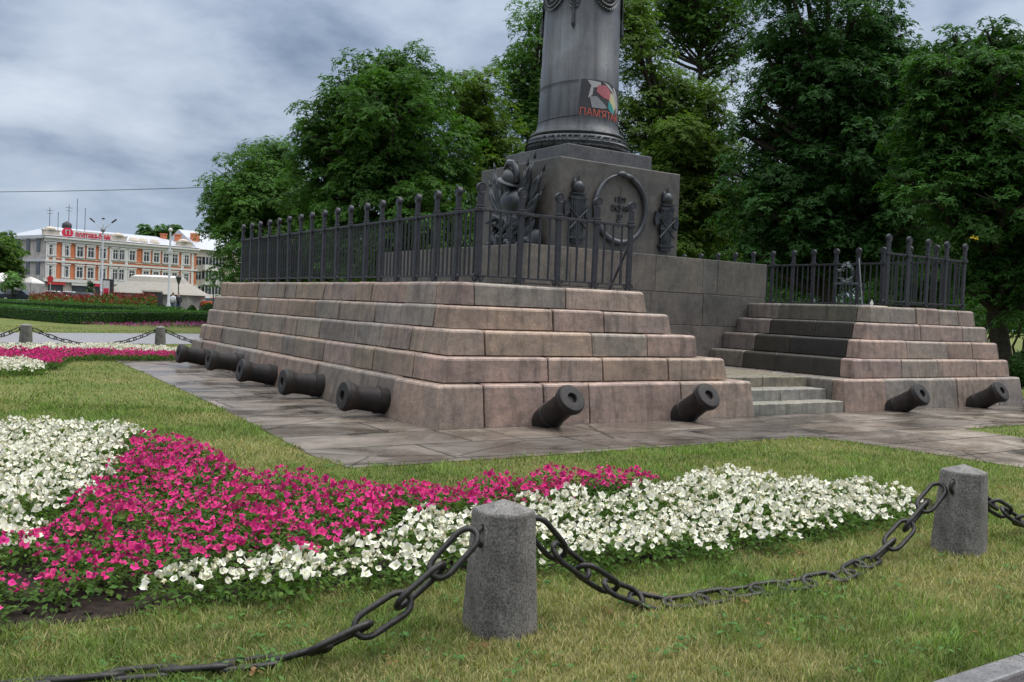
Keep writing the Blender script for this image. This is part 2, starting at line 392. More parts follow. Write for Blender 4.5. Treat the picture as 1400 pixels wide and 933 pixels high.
M['white'] = leaf_mat('ivory_white_petals', (.80, .79, .715), .2, spec=.1, rough=.7, tint=(1, 1, .95))
M['red'] = leaf_mat('red_salvia', (.17, .03, .024), .2, spec=.1, rough=.7)
M['purple'] = leaf_mat('purple_petals', (.35, .06, .25), .2, spec=.1, rough=.7)
M['bark'] = simple('dark_bark', (.045, .038, .03), .9, 0, .4, 10, .8, .1)
M['hcore'] = simple('hedge_inner_twigs', (.012, .025, .008), .95, 0, .3, 20)
for k, c, r in (('wwhite', (.60, .585, .555), .6), ('cream', (.52, .46, .38), .7), ('roof', (.42, .44, .48), .45), ('dark', (.03, .03, .032), .6), ('grey', (.2, .21, .22), .5),
                ('lgrey', (.45, .46, .48), .5), ('shop', (.42, .36, .33), .7), ('tent', (.27, .25, .215), .75), ('tent2', (.58, .56, .53), .75), ('blue', (.02, .03, .06), .25), ('carw', (.6, .61, .63), .25),
                ('orange', (.55, .12, .03), .4), ('redp', (.5, .03, .03), .5), ('tyre', (.012, .012, .012), .8), ('skin', (.42, .27, .2), .6), ('denim', (.03, .05, .1), .8), ('jacket', (.02, .02, .025), .8),
                ('shirt', (.55, .56, .6), .8), ('hair', (.02, .015, .012), .7), ('signred', (.62, .02, .06), .5), ('verdigris', (.06, .08, .082), .6), ('teal', (.03, .22, .22), .6),
                ('yell', (.42, .4, .24), .6), ('pinkp', (.32, .09, .11), .6), ('pale', (.33, .33, .33), .6), ('blackv', (.03, .03, .035), .6), ('oldred', (.42, .09, .06), .6), ('greywall', (.36, .37, .38), .8), ('yleaf', (.6, .42, .02), .6)):
    M[k] = simple('paint_'+k, c, r, 0, .12, 3)
def brickwall():
    t = NT('orange_red_brick'); v = t.coord(); f = t.noise(v, 1.2, 6, .6)
    c = t.ramp(f, [(.3, (.44, .13, .055)), (.7, (.58, .2, .09))]); return t.pbr(c, .8)
M['brick'] = brickwall()
M['glass'] = simple('dark_window_glass', (.035, .042, .05), .12, 0, .4, .6)
M['oldwall'] = simple('weathered_grey_plaster', (.36, .33, .32), .85, 0, .3, .8)

# ------------------------------------------------------------------ ground and paths
def sheet(name, poly, z, mat):
    me = bpy.data.meshes.new(name); me.from_pydata([(p[0], p[1], z) for p in poly], [], [tuple(range(len(poly)))]); me.update()
    if me.polygons[0].normal.z < 0: me.flip_normals()
    me.materials.append(mat); o = link_mesh(name, me); tag(o, kind='structure'); return o
sheet('ground', [(900*math.cos(a), 900*math.sin(a)) for a in np.linspace(0, 2*math.pi, 48, endpoint=False)], -.004, M['lawn'])
PAVE = [(-1.5, 14.4), (-1.62, 9), (-1.85, 3), (-2.14, -1.3), (-2.08, -2.12), (-.5, -2.15), (2.2, -2.1), (4.7, -2.08), (4.95, -2.6), (5.1, -4.2), (5.5, -7.9), (8.4, -7.9), (8.1, -3.4), (8.2, -2.25), (16.3, -2.2), (16.3, 14.4)]
sheet('flagstone_paving', PAVE, .004, M['paving'])
FPATH = [(-60, 8.5), (-3.4, 19.8), (2.3, 21.1), (12, 23.3), (70, 33), (70, 41), (10, 30.5), (4.4, 29.2), (-2.8, 26.8), (-60, 15)]
FPATH = [tuple(g(x, y)[:2]) for x, y in ((-900, 470), (-300, 469), (0, 469.5), (260, 471), (500, 478), (500, 462), (260, 456.5), (0, 455), (-300, 453), (-900, 450))]
sheet('asphalt_path', FPATH, .004, M['asphalt'])
sheet('brick_pavement', [(-40, -8.22), (40, -8.22), (40, -40), (-40, -40)], .03, M['brickpath'])
# street beyond the garden
ST = [tuple(dep(x, 440, d)[:2]) for x, d in ((-900, 100), (420, 112), (420, 150), (-900, 140))]
sheet('street', ST, .004, M['road'])

kerb = empty('kerb', (0, -8.15, 0)); tag(kerb, 'row of pale granite kerb stones along the lawn edge at lower right', 'kerb')
x = -9.0
while x < 14:
    w = random.uniform(.55, .75); k = G(); k.box((x+w/2, random.uniform(-.006, .006), .03), (w-.012, .13, .14)); k.build('kerb_stone', M['kerb'], kerb, bevel=.014); x += w

# ------------------------------------------------------------------ stepped platform
HZ = [.575, .93, 1.285, 1.615, 1.95]; BI = [0, .23, .40, .58, .76]; TI = [.09, .27, .44, .62, .80]
TONES = [(.235, .175, .148), (.21, .162, .137), (.25, .185, .155), (.2, .168, .144), (.225, .168, .13), (.205, .157, .135), (.185, .162, .143), (.24, .185, .15), (.19, .155, .132)]
LT = [(.185, .148, .118), (.2, .147, .108), (.172, .148, .123), (.205, .157, .125), (.18, .14, .105), (.212, .155, .112), (.168, .147, .127), (.21, .155, .125), (.16, .135, .11)]
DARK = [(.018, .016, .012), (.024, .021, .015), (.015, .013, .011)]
def jit(t, a=.08):
    k = random.uniform(1-a, 1+a); return (t[0]*k, t[1]*k*random.uniform(.98, 1.02), t[2]*k*random.uniform(.97, 1.03))
platform = empty('stepped_platform', (0, 0, 0))
tag(platform, 'five tiered platform of pink and grey stone blocks carrying the railings and the monument', 'stone platform')
G.wobble = .009
GAP = .009; DEEP = .95
# joints read off the stones of the front face (metres along the front)
FJ = [[.78, 1.75, 2.55, 4.35], [1.95, 2.95, 4.25], [.98, 2.85, 3.95], [2.25, 3.2], [1.0, 2.6]]
LEND = [5.93, 5.48, 4.98, 4.54, 4.15]; RBEG = [8.35, 8.86, 9.25, 9.66, 10.0]; REND = 14.4; LFAR = 13.0
RJ = [[9.55, 11.9, 13.4], [10.3, 11.5, 12.9], [10.7, 12.1, 13.0], [11.4, 12.9], [10.6, 11.5, 12.3, 13.0]]
for i in range(5):
    z0 = 0.0 if i == 0 else HZ[i-1]-.02; z1 = HZ[i]; b, t = BI[i], TI[i]
    zc = z0 if i else -.03; z0 = HZ[i-1]+.011 if i else -.03
    # left half of the platform
    q = G(); xs = [None]+FJ[i]+[LEND[i]]
    cd = (1.35, 1.1, 1.55, 1.2, 1.5)[i]      # depth of the corner stone along the left side
    for k in range(len(xs)-1):
        j = random.uniform(-.008, .008); q.cur = jit(random.choice(TONES)); e0 = .0; last = k == len(xs)-2
        dz = random.uniform(-.004, .004)
        if xs[k] is None:
            xa, xb = b, t; ya = cd; x1 = xs[k+1]-GAP
            q.hexa([(xa, b+j, z0), (x1, b+j, z0), (x1, ya-GAP, z0), (xa, ya-GAP, z0), (xb, t+j, z1+dz), (x1, t+j, z1+dz), (x1, ya-GAP, z1+dz), (xb, ya-GAP, z1+dz)])
        else:
            x0 = xs[k]+GAP; x1 = xs[k+1]-(GAP if not last else 0); bt = .04 if last else 0
            yk = b+DEEP if not last else 3.55
            q.hexa([(x0, b+j, z0), (x1+bt, b+j, z0), (x1+bt, yk, z0), (x0, yk, z0), (x0, t+j, z1+dz), (x1, t+j, z1+dz), (x1, yk, z1+dz), (x0, yk, z1+dz)])
    y = cd; lim = (12.2, 12.2, 12.25, 12.35, 12.45)[i]
    while y < lim-.3:
        w = random.uniform(.55, 1.5); y1 = min(y+w, lim)
        if lim-y1 < .5: y1 = lim
        j = random.uniform(-.008, .008); q.cur = jit(random.choice(LT if random.random() < .75 else TONES)); dz = random.uniform(-.004, .004)
        q.hexa([(b+j, y+GAP, z0), (b+DEEP, y+GAP, z0), (b+DEEP, y1-GAP, z0), (b+j, y1-GAP, z0), (t+j, y+GAP, z1+dz), (b+DEEP, y+GAP, z1+dz), (b+DEEP, y1-GAP, z1+dz), (t+j, y1-GAP, z1+dz)])
        y = y1
    q.cur = (.04, .036, .032)
    q.prism([(b+.5, b+.5), (LEND[i]-.1, b+.5), (LEND[i]-.1, 3.56), (3.2, 3.56), (3.2, lim-.02), (b+.5, lim-.02)], zc, z1-.012); c_ = t+.03; q.prism([(c_, c_), (LEND[i]-.06, c_), (LEND[i]-.06, 3.5), (LEND[i]-.3, 3.5), (LEND[i]-.3, c_+.3), (c_+.3, c_+.3), (c_+.3, lim-.1), (c_, lim-.1)], zc, z1-.03)
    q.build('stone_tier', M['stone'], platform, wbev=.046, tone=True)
    # right half
    q = G(); xs = [RBEG[i]]+RJ[i]+[None]
    for k in range(len(xs)-1):
        j = random.uniform(-.008, .008); q.cur = jit(random.choice(TONES)); x0 = xs[k]+(GAP if k else 0); dz = random.uniform(-.004, .004)
        if xs[k+1] is None:
            q.hexa([(x0, b+j, z0), (REND-b, b+j, z0), (REND-b, b+DEEP, z0), (x0, b+DEEP, z0), (x0, t+j, z1+dz), (REND-t, t+j, z1+dz), (REND-t, b+DEEP, z1+dz), (x0, b+DEEP, z1+dz)])
        else:
            x1 = xs[k+1]-GAP; bt = .03 if k == 0 else 0; yk = b+.32 if k == 0 else b+DEEP
            q.hexa([(x0-bt, b+j, z0), (x1, b+j, z0), (x1, yk, z0), (x0-bt, yk, z0), (x0, t+j, z1+dz), (x1, t+j, z1+dz), (x1, yk, z1+dz), (x0, yk, z1+dz)])
    # faces along the stair passage, blackened by rain and algae
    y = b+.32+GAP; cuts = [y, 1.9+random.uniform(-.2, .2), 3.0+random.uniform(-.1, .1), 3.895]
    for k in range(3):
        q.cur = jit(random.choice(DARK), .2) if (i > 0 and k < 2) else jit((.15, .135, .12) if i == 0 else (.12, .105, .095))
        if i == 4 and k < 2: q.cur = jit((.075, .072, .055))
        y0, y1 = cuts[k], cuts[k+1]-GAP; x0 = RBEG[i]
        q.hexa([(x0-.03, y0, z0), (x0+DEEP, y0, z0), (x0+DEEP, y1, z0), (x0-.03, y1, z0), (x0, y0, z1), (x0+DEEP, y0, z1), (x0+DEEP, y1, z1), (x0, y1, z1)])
    y = b+DEEP+GAP; lim = LFAR-b
    while y < lim-.3:
        w = random.uniform(.7, 1.6); y1 = min(y+w, lim)
        if lim-y1 < .5: y1 = lim
        q.cur = jit(random.choice(LT)); X0 = REND
        q.hexa([(X0-b-DEEP, y, z0), (X0-b, y, z0), (X0-b, y1-GAP, z0), (X0-b-DEEP, y1-GAP, z0), (X0-b-DEEP, y, z1), (X0-t, y, z1), (X0-t, y1-GAP, z1), (X0-b-DEEP, y1-GAP, z1)])
        y = y1
    q.cur = (.04, .036, .032)
    q.prism([(RBEG[i]+.5, b+.5), (REND-b-.5, b+.5), (REND-b-.5, lim-.02), (11.2, lim-.02), (11.2, 3.9), (RBEG[i]+.5, 3.9)], zc, z1-.012); c_ = t+.03; q.prism([(RBEG[i]+.06, c_), (REND-c_, c_), (REND-c_, 3.5), (REND-c_-.3, 3.5), (REND-c_-.3, c_+.3), (RBEG[i]+.3, c_+.3), (RBEG[i]+.3, 3.6), (RBEG[i]+.06, 3.6)], zc, z1-.03)
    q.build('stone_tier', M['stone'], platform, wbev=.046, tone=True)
# entrance stair between the halves
for nm, y0, z0, z1, x0, x1, tn in (('stair_step', .03, -.03, .19, 5.95, 8.30, (.2, .195, .17)), ('stair_step', .42, .17, .385, 5.95, 8.31, (.21, .205, .185)), ('stair_landing', .86, .36, .565, 5.9, 8.32, (.17, .155, .12))):
    q = G(); xm = x0+(x1-x0)*random.uniform(.4, .6)
    for a, c in ((x0, xm-.006), (xm+.006, x1)):
        q.cur = jit(tn); q.hexa([(a, y0, z0), (c, y0, z0), (c, 3.88, z0), (a, 3.88, z0), (a, y0+.012, z1), (c, y0+.012, z1), (c, 3.88, z1), (a, 3.88, z1)])
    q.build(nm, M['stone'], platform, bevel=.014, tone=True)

# ------------------------------------------------------------------ monument
G.wobble = 0.0
CX, CY = 7.34, 6.95
mon = empty('monument_column', (0, 0, 0))
tag(mon, 'tall bronze column on a granite pedestal with bronze emblems in the middle of the platform', 'monument')
def courses(name, x0, x1, y0, y1, zs, tones, joints, mat, bev=.01):
    q = G()
    for c in range(len(zs)-1):
        z0, z1 = zs[c], zs[c+1]-.006
        xs = [x0]+joints[c % len(joints)]+[x1]
        for k in range(len(xs)-1):
            q.cur = jit(random.choice(tones)); j = random.uniform(-.004, .004)
            q.box(((xs[k]+xs[k+1])/2, y0+.4+j, (z0+z1)/2), (xs[k+1]-xs[k]-.008, .8, z1-z0))
        ys = [y0+.804, y0+2.3, y0+3.9, y0+5.1, y1] if y1-y0 > 4 else [y0+.804, y0+1.9, y1]
        for k in range(len(ys)-1):
            for X in (x0+.4, x1-.4):
                q.cur = jit(random.choice(tones)); q.box((X, (ys[k]+ys[k+1])/2, (z0+z1)/2), (.8, ys[k+1]-ys[k]-.008, z1-z0))
    q.cur = (.13, .125, .12); q.box(((x0+x1)/2, (y0+y1)/2, (zs[0]+zs[-1])/2-.01), (x1-x0-.4, y1-y0-.4, zs[-1]-zs[0]-.02))
    return q.build(name, mat, mon, bevel=bev, tone=True)
GT = [(.105, .097, .085), (.115, .105, .09), (.095, .09, .08), (.11, .1, .088), (.12, .108, .092)]
courses('plinth', 3.95, 10.55, 3.9, 10.2, [.55, 1.4, 2.08, 2.83], GT+[(.11, .11, .108)], [[5.2, 6.4, 7.6, 9.3], [4.8, 6.2, 7.1, 8.6], [5.0, 6.3, 7.2, 8.55, 9.0]], M['granite'])
q = G()
PB = (5.6, 9.0, 5.2, 8.32, 2.83, 4.80)
q.cur = (.078, .074, .067); q.box(((PB[0]+PB[1])/2, (PB[2]+PB[3])/2, (PB[4]+PB[5])/2), (PB[1]-PB[0], PB[3]-PB[2], PB[5]-PB[4]))
q.build('pedestal_block', M['granite'], mon, bevel=.02, tone=True)
q = G(); q.cur = (.08, .08, .084); q.box((CX, CY-.05, 5.0), (2.42, 2.42, .395)); q.build('pedestal_cap', M['granite'], mon, bevel=.015, tone=True)
T0 = Matrix.Translation((CX, CY, 0))
q = G(); q.lathe([(.98, 5.195), (1.12, 5.2), (1.165, 5.3), (1.17, 5.4), (1.135, 5.52), (1.06, 5.56), (.97, 5.565)], 64, T0)
cb = q.build('column_base', M['dbronze'], mon, smooth=True)
lv = G()      # laurel wreath wrapped round the base ring
for k in range(110):
    a = 2*math.pi*k/110; 
    for (h, tilt) in ((5.28, .25), (5.38, -.2), (5.47, .3)):
        aa = a+random.uniform(-.03, .03); rr = 1.17 if h < 5.42 else 1.145
        c = Vector((CX+rr*math.cos(aa), CY+rr*math.sin(aa), h)); tg = Vector((-math.sin(aa), math.cos(aa), 0)); o_ = Vector((math.cos(aa), math.sin(aa), 0)); up = Vector((0, 0, 1))
        d = (tg*.9+up*tilt).normalized(); s_ = d.cross(o_)
        lv.add([c-d*.06, c+s_*.028+o_*.012, c+d*.06+o_*.05, c-s_*.028+o_*.012], [(0, 1, 2), (0, 2, 3)])
lv.build('laurel_leaves', M['dbronze'], cb)
prof = [(1.08, 5.565), (1.1, 5.6), (1.08, 5.64), (1.02, 5.66), (.985, 5.72), (.95, 5.8), (.933, 5.9), (.93, 5.96)]
q = G(); q.lathe(prof+[(.927, 6.0), (.903, 7.2), (.895, 7.21), (.865, 9.4), (.835, 12.0), (.81, 14.2), (.87, 14.3), (1.05, 14.6), (1.1, 14.9)], 64, T0)
shaft = q.build('column_shaft', M['bronze'], mon, smooth=True, auto=40)
def shaft_r(z): return .903-(z-7.2)*.018
def on_shaft(ang, z, off=0.0, du=0.0):
    r = shaft_r(z)+off; a = R(ang)+du/shaft_r(z); return Vector((CX+r*math.cos(a), CY+r*math.sin(a), z))
for ang in (-89, -179, 1, 91):
    q = G(); N_ = 40
    for k in range(N_):
        t = 2*math.pi*k/N_; rr = .30
        c = on_shaft(ang, 8.82+rr*1.2*math.cos(t), .02, rr*math.sin(t)); o_ = (c-Vector((CX, CY, c.z))).normalized()
        nx = on_shaft(ang, 8.82+rr*1.2*math.cos(t+.2), .02, rr*math.sin(t+.2)); d = (nx-c).normalized(); s_ = d.cross(o_)
        for sg in (-1, 1, 0):
            e = (d*.8+s_*sg*.7).normalized(); p0 = c+s_*sg*.025
            w = e.cross(o_)
            q.add([p0, p0+e*.06+w*.03+o_*.015, p0+e*.13+o_*.05, p0+e*.06-w*.03+o_*.015], [(0, 1, 2), (0, 2, 3)])
    q.tube([on_shaft(ang, 8.82+.36*math.cos(2*math.pi*k/32), .015, .30*math.sin(2*math.pi*k/32)) for k in range(32)], .04, 8, closed=True)
    q.build('wreath', M['dbronze'], shaft, smooth=False)
for ang in (-140, -40, 50, 140):
    q = G(); q.tube([on_shaft(ang, 7.95, .03), on_shaft(ang, 8.0, .035), on_shaft(ang, 8.3, .03), on_shaft(ang, 8.9, .025), on_shaft(ang, 9.4, .01)], [.035, .045, .028, .025, .012], 8)
    for k in range(13):
        z = 8.32+k*.08
        for sg in (-1, 1):
            p0 = on_shaft(ang, z, .03); p2 = on_shaft(ang, z+.24, .03, sg*.16); p1 = on_shaft(ang, z+.06, .05, sg*.09); p3 = on_shaft(ang, z+.14, .04, sg*.05)
            q.add([p0, p1, p2, p3], [(0, 1, 2), (0, 2, 3)])
    q.build('palm_branch', M['dbronze'], shaft)
# snake biting its tail, on the front of the pedestal
yF = PB[2]; rc = onY(847, 286, yF); RCX, RCZ = rc[0], rc[2]
q = G(); pts = []; rad = []
for k in range(72):
    t = math.pi/2+.12+(2*math.pi-.1)*k/71; rr = .70
    pts.append((RCX+.71*math.cos(t), yF-.05-(.03 if k > 66 else 0), RCZ+.72*math.sin(t))); rad.append(.022+.038*min(1, k/14.0))
q.tube(pts, rad, 10)
hp = Vector(pts[-1]); q.sph((hp.x-.03, hp.y-.02, hp.z+.02), (.12, .06, .06), 12, 8)
q.build('snake_ring', M['bronze'], mon, smooth=True)
def text_mesh(s, size, extr, fit=None):
    c = bpy.data.curves.new('txt', 'FONT'); c.body = s; c.size = size; c.extrude = extr; c.align_x = 'CENTER'; c.align_y = 'CENTER'; c.resolution_u = 3
    o = bpy.data.objects.new('txt', c); col.objects.link(o); dg = bpy.context.evaluated_depsgraph_get(); dg.update()
    me = bpy.data.meshes.new_from_object(o.evaluated_get(dg)); bpy.data.objects.remove(o); me.name = 'lettering'
    if fit:
        xs = [v.co.x for v in me.vertices]; k = fit/(max(xs)-min(xs)); me.transform(Matrix.Diagonal((k, 1, 1, 1)))
    return me
q = G(); q.bar((RCX, yF-.03, RCZ-.42), (RCX, yF-.03, RCZ+.5), .012, 6, .008); q.box((RCX, yF-.03, RCZ-.28), (.16, .03, .025)); q.build('sword', M['bronze'], mon)
for s_, dz, sz in (('1709', .19, .17), ('ІЮНЯ', .0, .17), ('27', -.19, .17)):
    me = text_mesh(s_, sz, .012); me.materials.append(M['dbronze'])
    o = link_mesh('inscription', me, mon); o.rotation_euler = (R(90), 0, 0); o.location = (RCX, yF-.012, RCZ+dz)
# fasces with helmets either side of the ring
def fasces(px):
    c = onY(px, 300, yF); x0 = c[0]; f = G(); zb = 3.02
    for k in range(7):
        u = (k-3)*.05; f.bar((x0+u*.75, yF-.04-.03*math.cos(u*8), zb), (x0+u*1.15, yF-.05-.03*math.cos(u*8), zb+1.0), .03, 8)
    for z in (zb+.12, zb+.5, zb+.95):
        f.box((x0, yF-.05, z), (.42, .12, .045))
    f.bar((x0-.22, yF-.1, zb+.3), (x0+.22, yF-.1, zb+.72), .018, 6); f.bar((x0+.22, yF-.1, zb+.3), (x0-.22, yF-.1, zb+.72), .018, 6)
    o = f.build('fasces', M['dbronze'], mon, smooth=True, auto=40)
    h = G(); h.sph((x0, yF-.06, zb+1.17), (.15, .09, .15)); h.bar((x0, yF-.06, zb+1.26), (x0, yF-.06, zb+1.42), .035, 8, .02); h.box((x0, yF-.05, zb+1.04), (.34, .12, .04)); h.sph((x0-.11, yF-.05, zb+1.22), (.04, .05, .13))
    h.build('helmet', M['dbronze'], o, smooth=True, auto=40)
    a = G()
    for sg in (-1, 1):
        zc = zb+.72 if sg < 0 else zb+.66
        prof = [(x0+sg*.2, zc-.1), (x0+sg*.33, zc-.16), (x0+sg*.36, zc), (x0+sg*.33, zc+.16), (x0+sg*.2, zc+.1)]
        n = len(prof); ff = [(i, (i+1) % n, n+(i+1) % n, n+i) for i in range(n)]+[tuple(range(n)), tuple(range(2*n-1, n-1, -1))]
        a.add([(p[0], yF-.08, p[1]) for p in prof]+[(p[0], yF-.02, p[1]) for p in prof], ff)
    a.build('axe_blade', M['dbronze'], o)
fasces(787); fasces(909)
# trophy of arms on the left side of the pedestal: cuirass, helmet, flags, drum, shields
xL = PB[0]
def tY(px): return onX(px, 290, xL-.15)[1]
def tZ(py, px=700): return onX(px, py, xL-.15)[2]
yc = tY(705)
tro = G(); Mx = Matrix.Translation((xL-.22, yc, 2.84)) @ Matrix.Diagonal((.55, 1, 1, 1))
tro.lathe([(.20, .42), (.30, .45), (.34, .55), (.30, .70), (.33, .85), (.40, 1.0), (.42, 1.12), (.34, 1.26), (.18, 1.32), (.12, 1.38)], 28, Mx)
trophy = tro.build('arms_trophy', M['dbronze'], mon, smooth=True)
h = G(); b0 = len(h.v); h.sph((0, 0, 0), (.2, .24, .22), 16, 10); h.lathe([(.17, -.02), (.27, -.05), (.29, -.08), (.17, -.1)], 24); h.tube([(0, -.26, .02), (0, -.18, .22), (0, .02, .34), (0, .22, .3), (0, .34, .12)], [.04, .07, .09, .08, .03], 8)
for k in range(6): h.bar((-.17+.0*k, -.15+k*.06, -.05), (-.2, -.15+k*.06, -.27), .012, 6)
h.xf(Matrix.Translation((xL-.28, yc+.06, 4.42)) @ Matrix.Rotation(R(24), 4, 'X'))
h.build('helmet', M['dbronze'], trophy, smooth=True, auto=45)
random.seed(21)
for k, (an, ln, xo) in enumerate(((-34, 1.75, .10), (-22, 1.95, .16), (-10, 1.75, .08), (12, 1.8, .08), (21, 2.0, .15), (31, 1.85, .10), (41, 1.55, .16))):      # folded flags fanned out on their poles
    f = G(); an = R(an); bot = Vector((xL-xo, yc-math.sin(an)*.1, 2.9)); ax = Vector((-.04, -math.sin(an), math.cos(an))); top = bot+ax*ln; sd_ = Vector((0, math.cos(an), math.sin(an)))
    f.bar(bot, top, .02, 8); f.lathe([(.0, .0), (.035, .03), (.03, .09), (.0, .2)], 8, Matrix.Translation(top) @ ax.to_track_quat('Z', 'Y').to_matrix().to_4x4())
    for j in range(5):
        side = (j-2)*.055*(1 if an < 0 else 1); n = 9; ln2 = ln*(.80-.05*abs(j-2)-.06*random.random())
        f.tube([bot+ax*(ln*.94-ln2*q_/(n-1))+sd_*side*(.25+1.1*q_/(n-1))+Vector((-.03-.05*random.random(), random.uniform(-.02, .02), 0)) for q_ in range(n)], [.02+.035*min(1, q_/3)*random.uniform(.8, 1.2) for q_ in range(n)], 8)
    f.build('flag', M['dbronze'], trophy, smooth=True)
for k, (dy, z, tl) in enumerate(((-.55, 3.35, 20), (.5, 3.3, -25), (-.72, 3.05, 60))):
    s_ = G(); s_.lathe([(.0, .09), (.12, .085), (.24, .05), (.27, .02), (.27, 0), (.0, 0)], 24); s_.xf(Matrix.Translation((xL-.2, yc+dy, z)) @ Matrix.Rotation(R(tl), 4, 'X') @ Matrix.Rotation(R(-80), 4, 'Y') @ Matrix.Diagonal((1.2, .85, 1, 1))); s_.build('shield', M['dbronze'], trophy, smooth=True, auto=40)
d_ = G(); d_.lathe([(.2, 0), (.215, .01), (.215, .06), (.2, .07), (.2, .27), (.215, .28), (.215, .33), (.2, .34)], 24); d_.xf(Matrix.Translation((xL-.3, yc+.28, 2.86)) @ Matrix.Rotation(R(18), 4, 'X')); d_.build('drum', M['dbronze'], trophy, smooth=True, auto=40)
for k in range(4):
    s_ = G(); a0 = (xL-.2-.04*k, yc-.2+.12*k, 2.95); s_.bar(a0, (a0[0]+.05, a0[1]+(-1)**k*(.55+.1*k), 3.7+.1*k), .03-.004*k, 8, .015); s_.box((a0[0], a0[1]+(-1)**k*.1, 3.1), (.03, .2, .03)); s_.build('sword', M['dbronze'], trophy, smooth=True, auto=40)
b_ = G()
for k in range(26):
    yy = yc+random.uniform(-.75, .75); b_.sph((xL-.18-random.uniform(0, .2), yy, 2.88+random.uniform(0, .3)), (random.uniform(.05, .12), random.uniform(.06, .16), random.uniform(.05, .12)), 8, 6)
for k in range(14):
    s0 = random.uniform(-.6, .6); b_.tube([(xL-.3-random.uniform(0, .1), yc+s0+random.uniform(-.1, .1)*j, 3.0+j*.13) for j in range(6)], [.05, .06, .05, .06, .05, .03], 7)
b_.build('draped_cloth', M['dbronze'], trophy, smooth=True)

# banner on the column
ban = empty('banner', (CX, CY, 6.35)); tag(ban, 'torn colourful banner with red lettering strapped around the foot of the bronze column', 'banner')
def bend(u, z, off): 
    a = R(-90)+u/.92; r = shaft_r(6.5)+.012+off; return Vector((r*math.cos(a), r*math.sin(a), z))
def bent_patch(name, poly, off, mat, parent=ban):
    # poly in (u, z) about banner centre; cut into strips so that it follows the shaft
    bm = bmesh.new(); vs = [bm.verts.new((u, z, 0)) for u, z in poly]; fc = bm.faces.new(vs)
    us = [p[0] for p in poly]; n = 14
    for k in range(1, n):
        uu = min(us)+(max(us)-min(us))*k/n
        bmesh.ops.bisect_plane(bm, geom=bm.verts[:]+bm.edges[:]+bm.faces[:], plane_co=(uu, 0, 0), plane_no=(1, 0, 0))
    for v in bm.verts: v.co = bend(v.co.x, v.co.y, off)
    ret = bmesh.ops.extrude_face_region(bm, geom=bm.faces[:])
    for e in ret['geom']:
        if isinstance(e, bmesh.types.BMVert):
            d = Vector((e.co.x, e.co.y, 0)).normalized(); e.co -= d*.004
    bmesh.ops.recalc_face_normals(bm, faces=bm.faces)
    me = bpy.data.meshes.new(name); bm.to_mesh(me); bm.free(); me.materials.append(mat); return link_mesh(name, me, parent)
bent_patch('banner_cloth', [(-.60, -.40), (.5, -.48), (.56, -.1), (.5, .3), (.1, .42), (-.56, .42)], 0.0, M['blackv'])
art = [('pale', [(-.42, .40), (-.1, .38), (-.1, .28), (-.3, .24)]), ('pinkp', [(-.18, .3), (.05, .34), (.2, .2), (.16, .02), (-.02, .05), (-.2, .16)]), ('yell', [(.2, .2), (.3, .16), (.42, -.08), (.36, -.2), (.16, .0)]),
       ('teal', [(.12, -.02), (.24, -.05), (.38, -.22), (.3, -.28), (.14, -.18)]), ('pale', [(-.05, .40), (.12, .36), (.34, .2), (.48, -.04), (.5, -.22), (.46, -.22), (.4, -.02), (.26, .2), (.06, .33)]),
       ('pale', [(.3, .34), (.42, .22), (.52, .0), (.55, -.18), (.52, -.18), (.46, .04), (.36, .2), (.26, .3)]), ('pale', [(-.34, .26), (-.28, .26), (-.3, .08), (-.4, .0), (-.38, .08)]), ('grey', [(-.36, .04), (-.2, .06), (.1, -.16), (-.02, -.2), (-.3, -.2)])]
for k, (m_, poly) in enumerate(art): bent_patch('painted_patch', poly, .004+.0015*k, M[m_])
me = text_mesh("ПАМ'ЯТАЙ", .24, .003, fit=1.06); bm = bmesh.new(); bm.from_mesh(me)
for k in range(1, 24):
    bmesh.ops.bisect_plane(bm, geom=bm.verts[:]+bm.edges[:]+bm.faces[:], plane_co=(-.53+1.06*k/24, 0, 0), plane_no=(1, 0, 0))
for v in bm.verts: v.co = bend(v.co.x-.03, v.co.y*.95-.33-.045*v.co.x, .012+v.co.z)
bm.to_mesh(me); bm.free(); me.materials.append(M['oldred']); link_mesh('lettering', me, ban)
st = G()
for z0, z1 in ((6.90, 6.98), (6.12, 6.02)):
    for s0, s1 in ((-.6, -3.0), (.5, 2.9)):
        st.tube([bend(s0+(s1-s0)*k/16, (z0 if s0 < 0 else z0-.06)+(z1-z0)*0-6.5-.08*math.sin(k/16*3.1)*(1 if z0 > 6.5 else 1), .01) for k in range(17)], .009, 6)
st.build('strap', M['dark'], ban, smooth=True)

# ------------------------------------------------------------------ railings
def make_post(parent, loc, rz):
    p = G(); p.box((0, 0, .68), (.092, .05, 1.30)); o = p.build('post', M['iron'], parent, bevel=.008); o.location = loc; o.rotation_euler = (0, 0, rz)
    f = G(); Mf = Matrix.Translation((0, .035, 1.36)) @ Matrix.Rotation(R(90), 4, 'X'); f.lathe([(.0, .0), (.07, .0), (.075, .01), (.075, .06), (.07, .07), (.055, .062), (.05, .07), (.0, .072)], 18, Mf); f.build('finial', M['iron'], o, smooth=True, auto=35)
    c = G(); c.box((0, 0, 1.05), (.155, .085, .055)); c.box((0, 0, 1.10), (.12, .07, .03)); c.build('collar', M['iron'], o, bevel=.006)
    s = G()
    for sg in (-1, 1):
        s.tube([(sg*(.045+.045*math.sin(t)), -.0, .075-.05*math.cos(t)) for t in np.linspace(-.3, 3.6, 9)], .014, 6)
    s.build('foot_scroll', M['iron'], o, smooth=True)
    return o
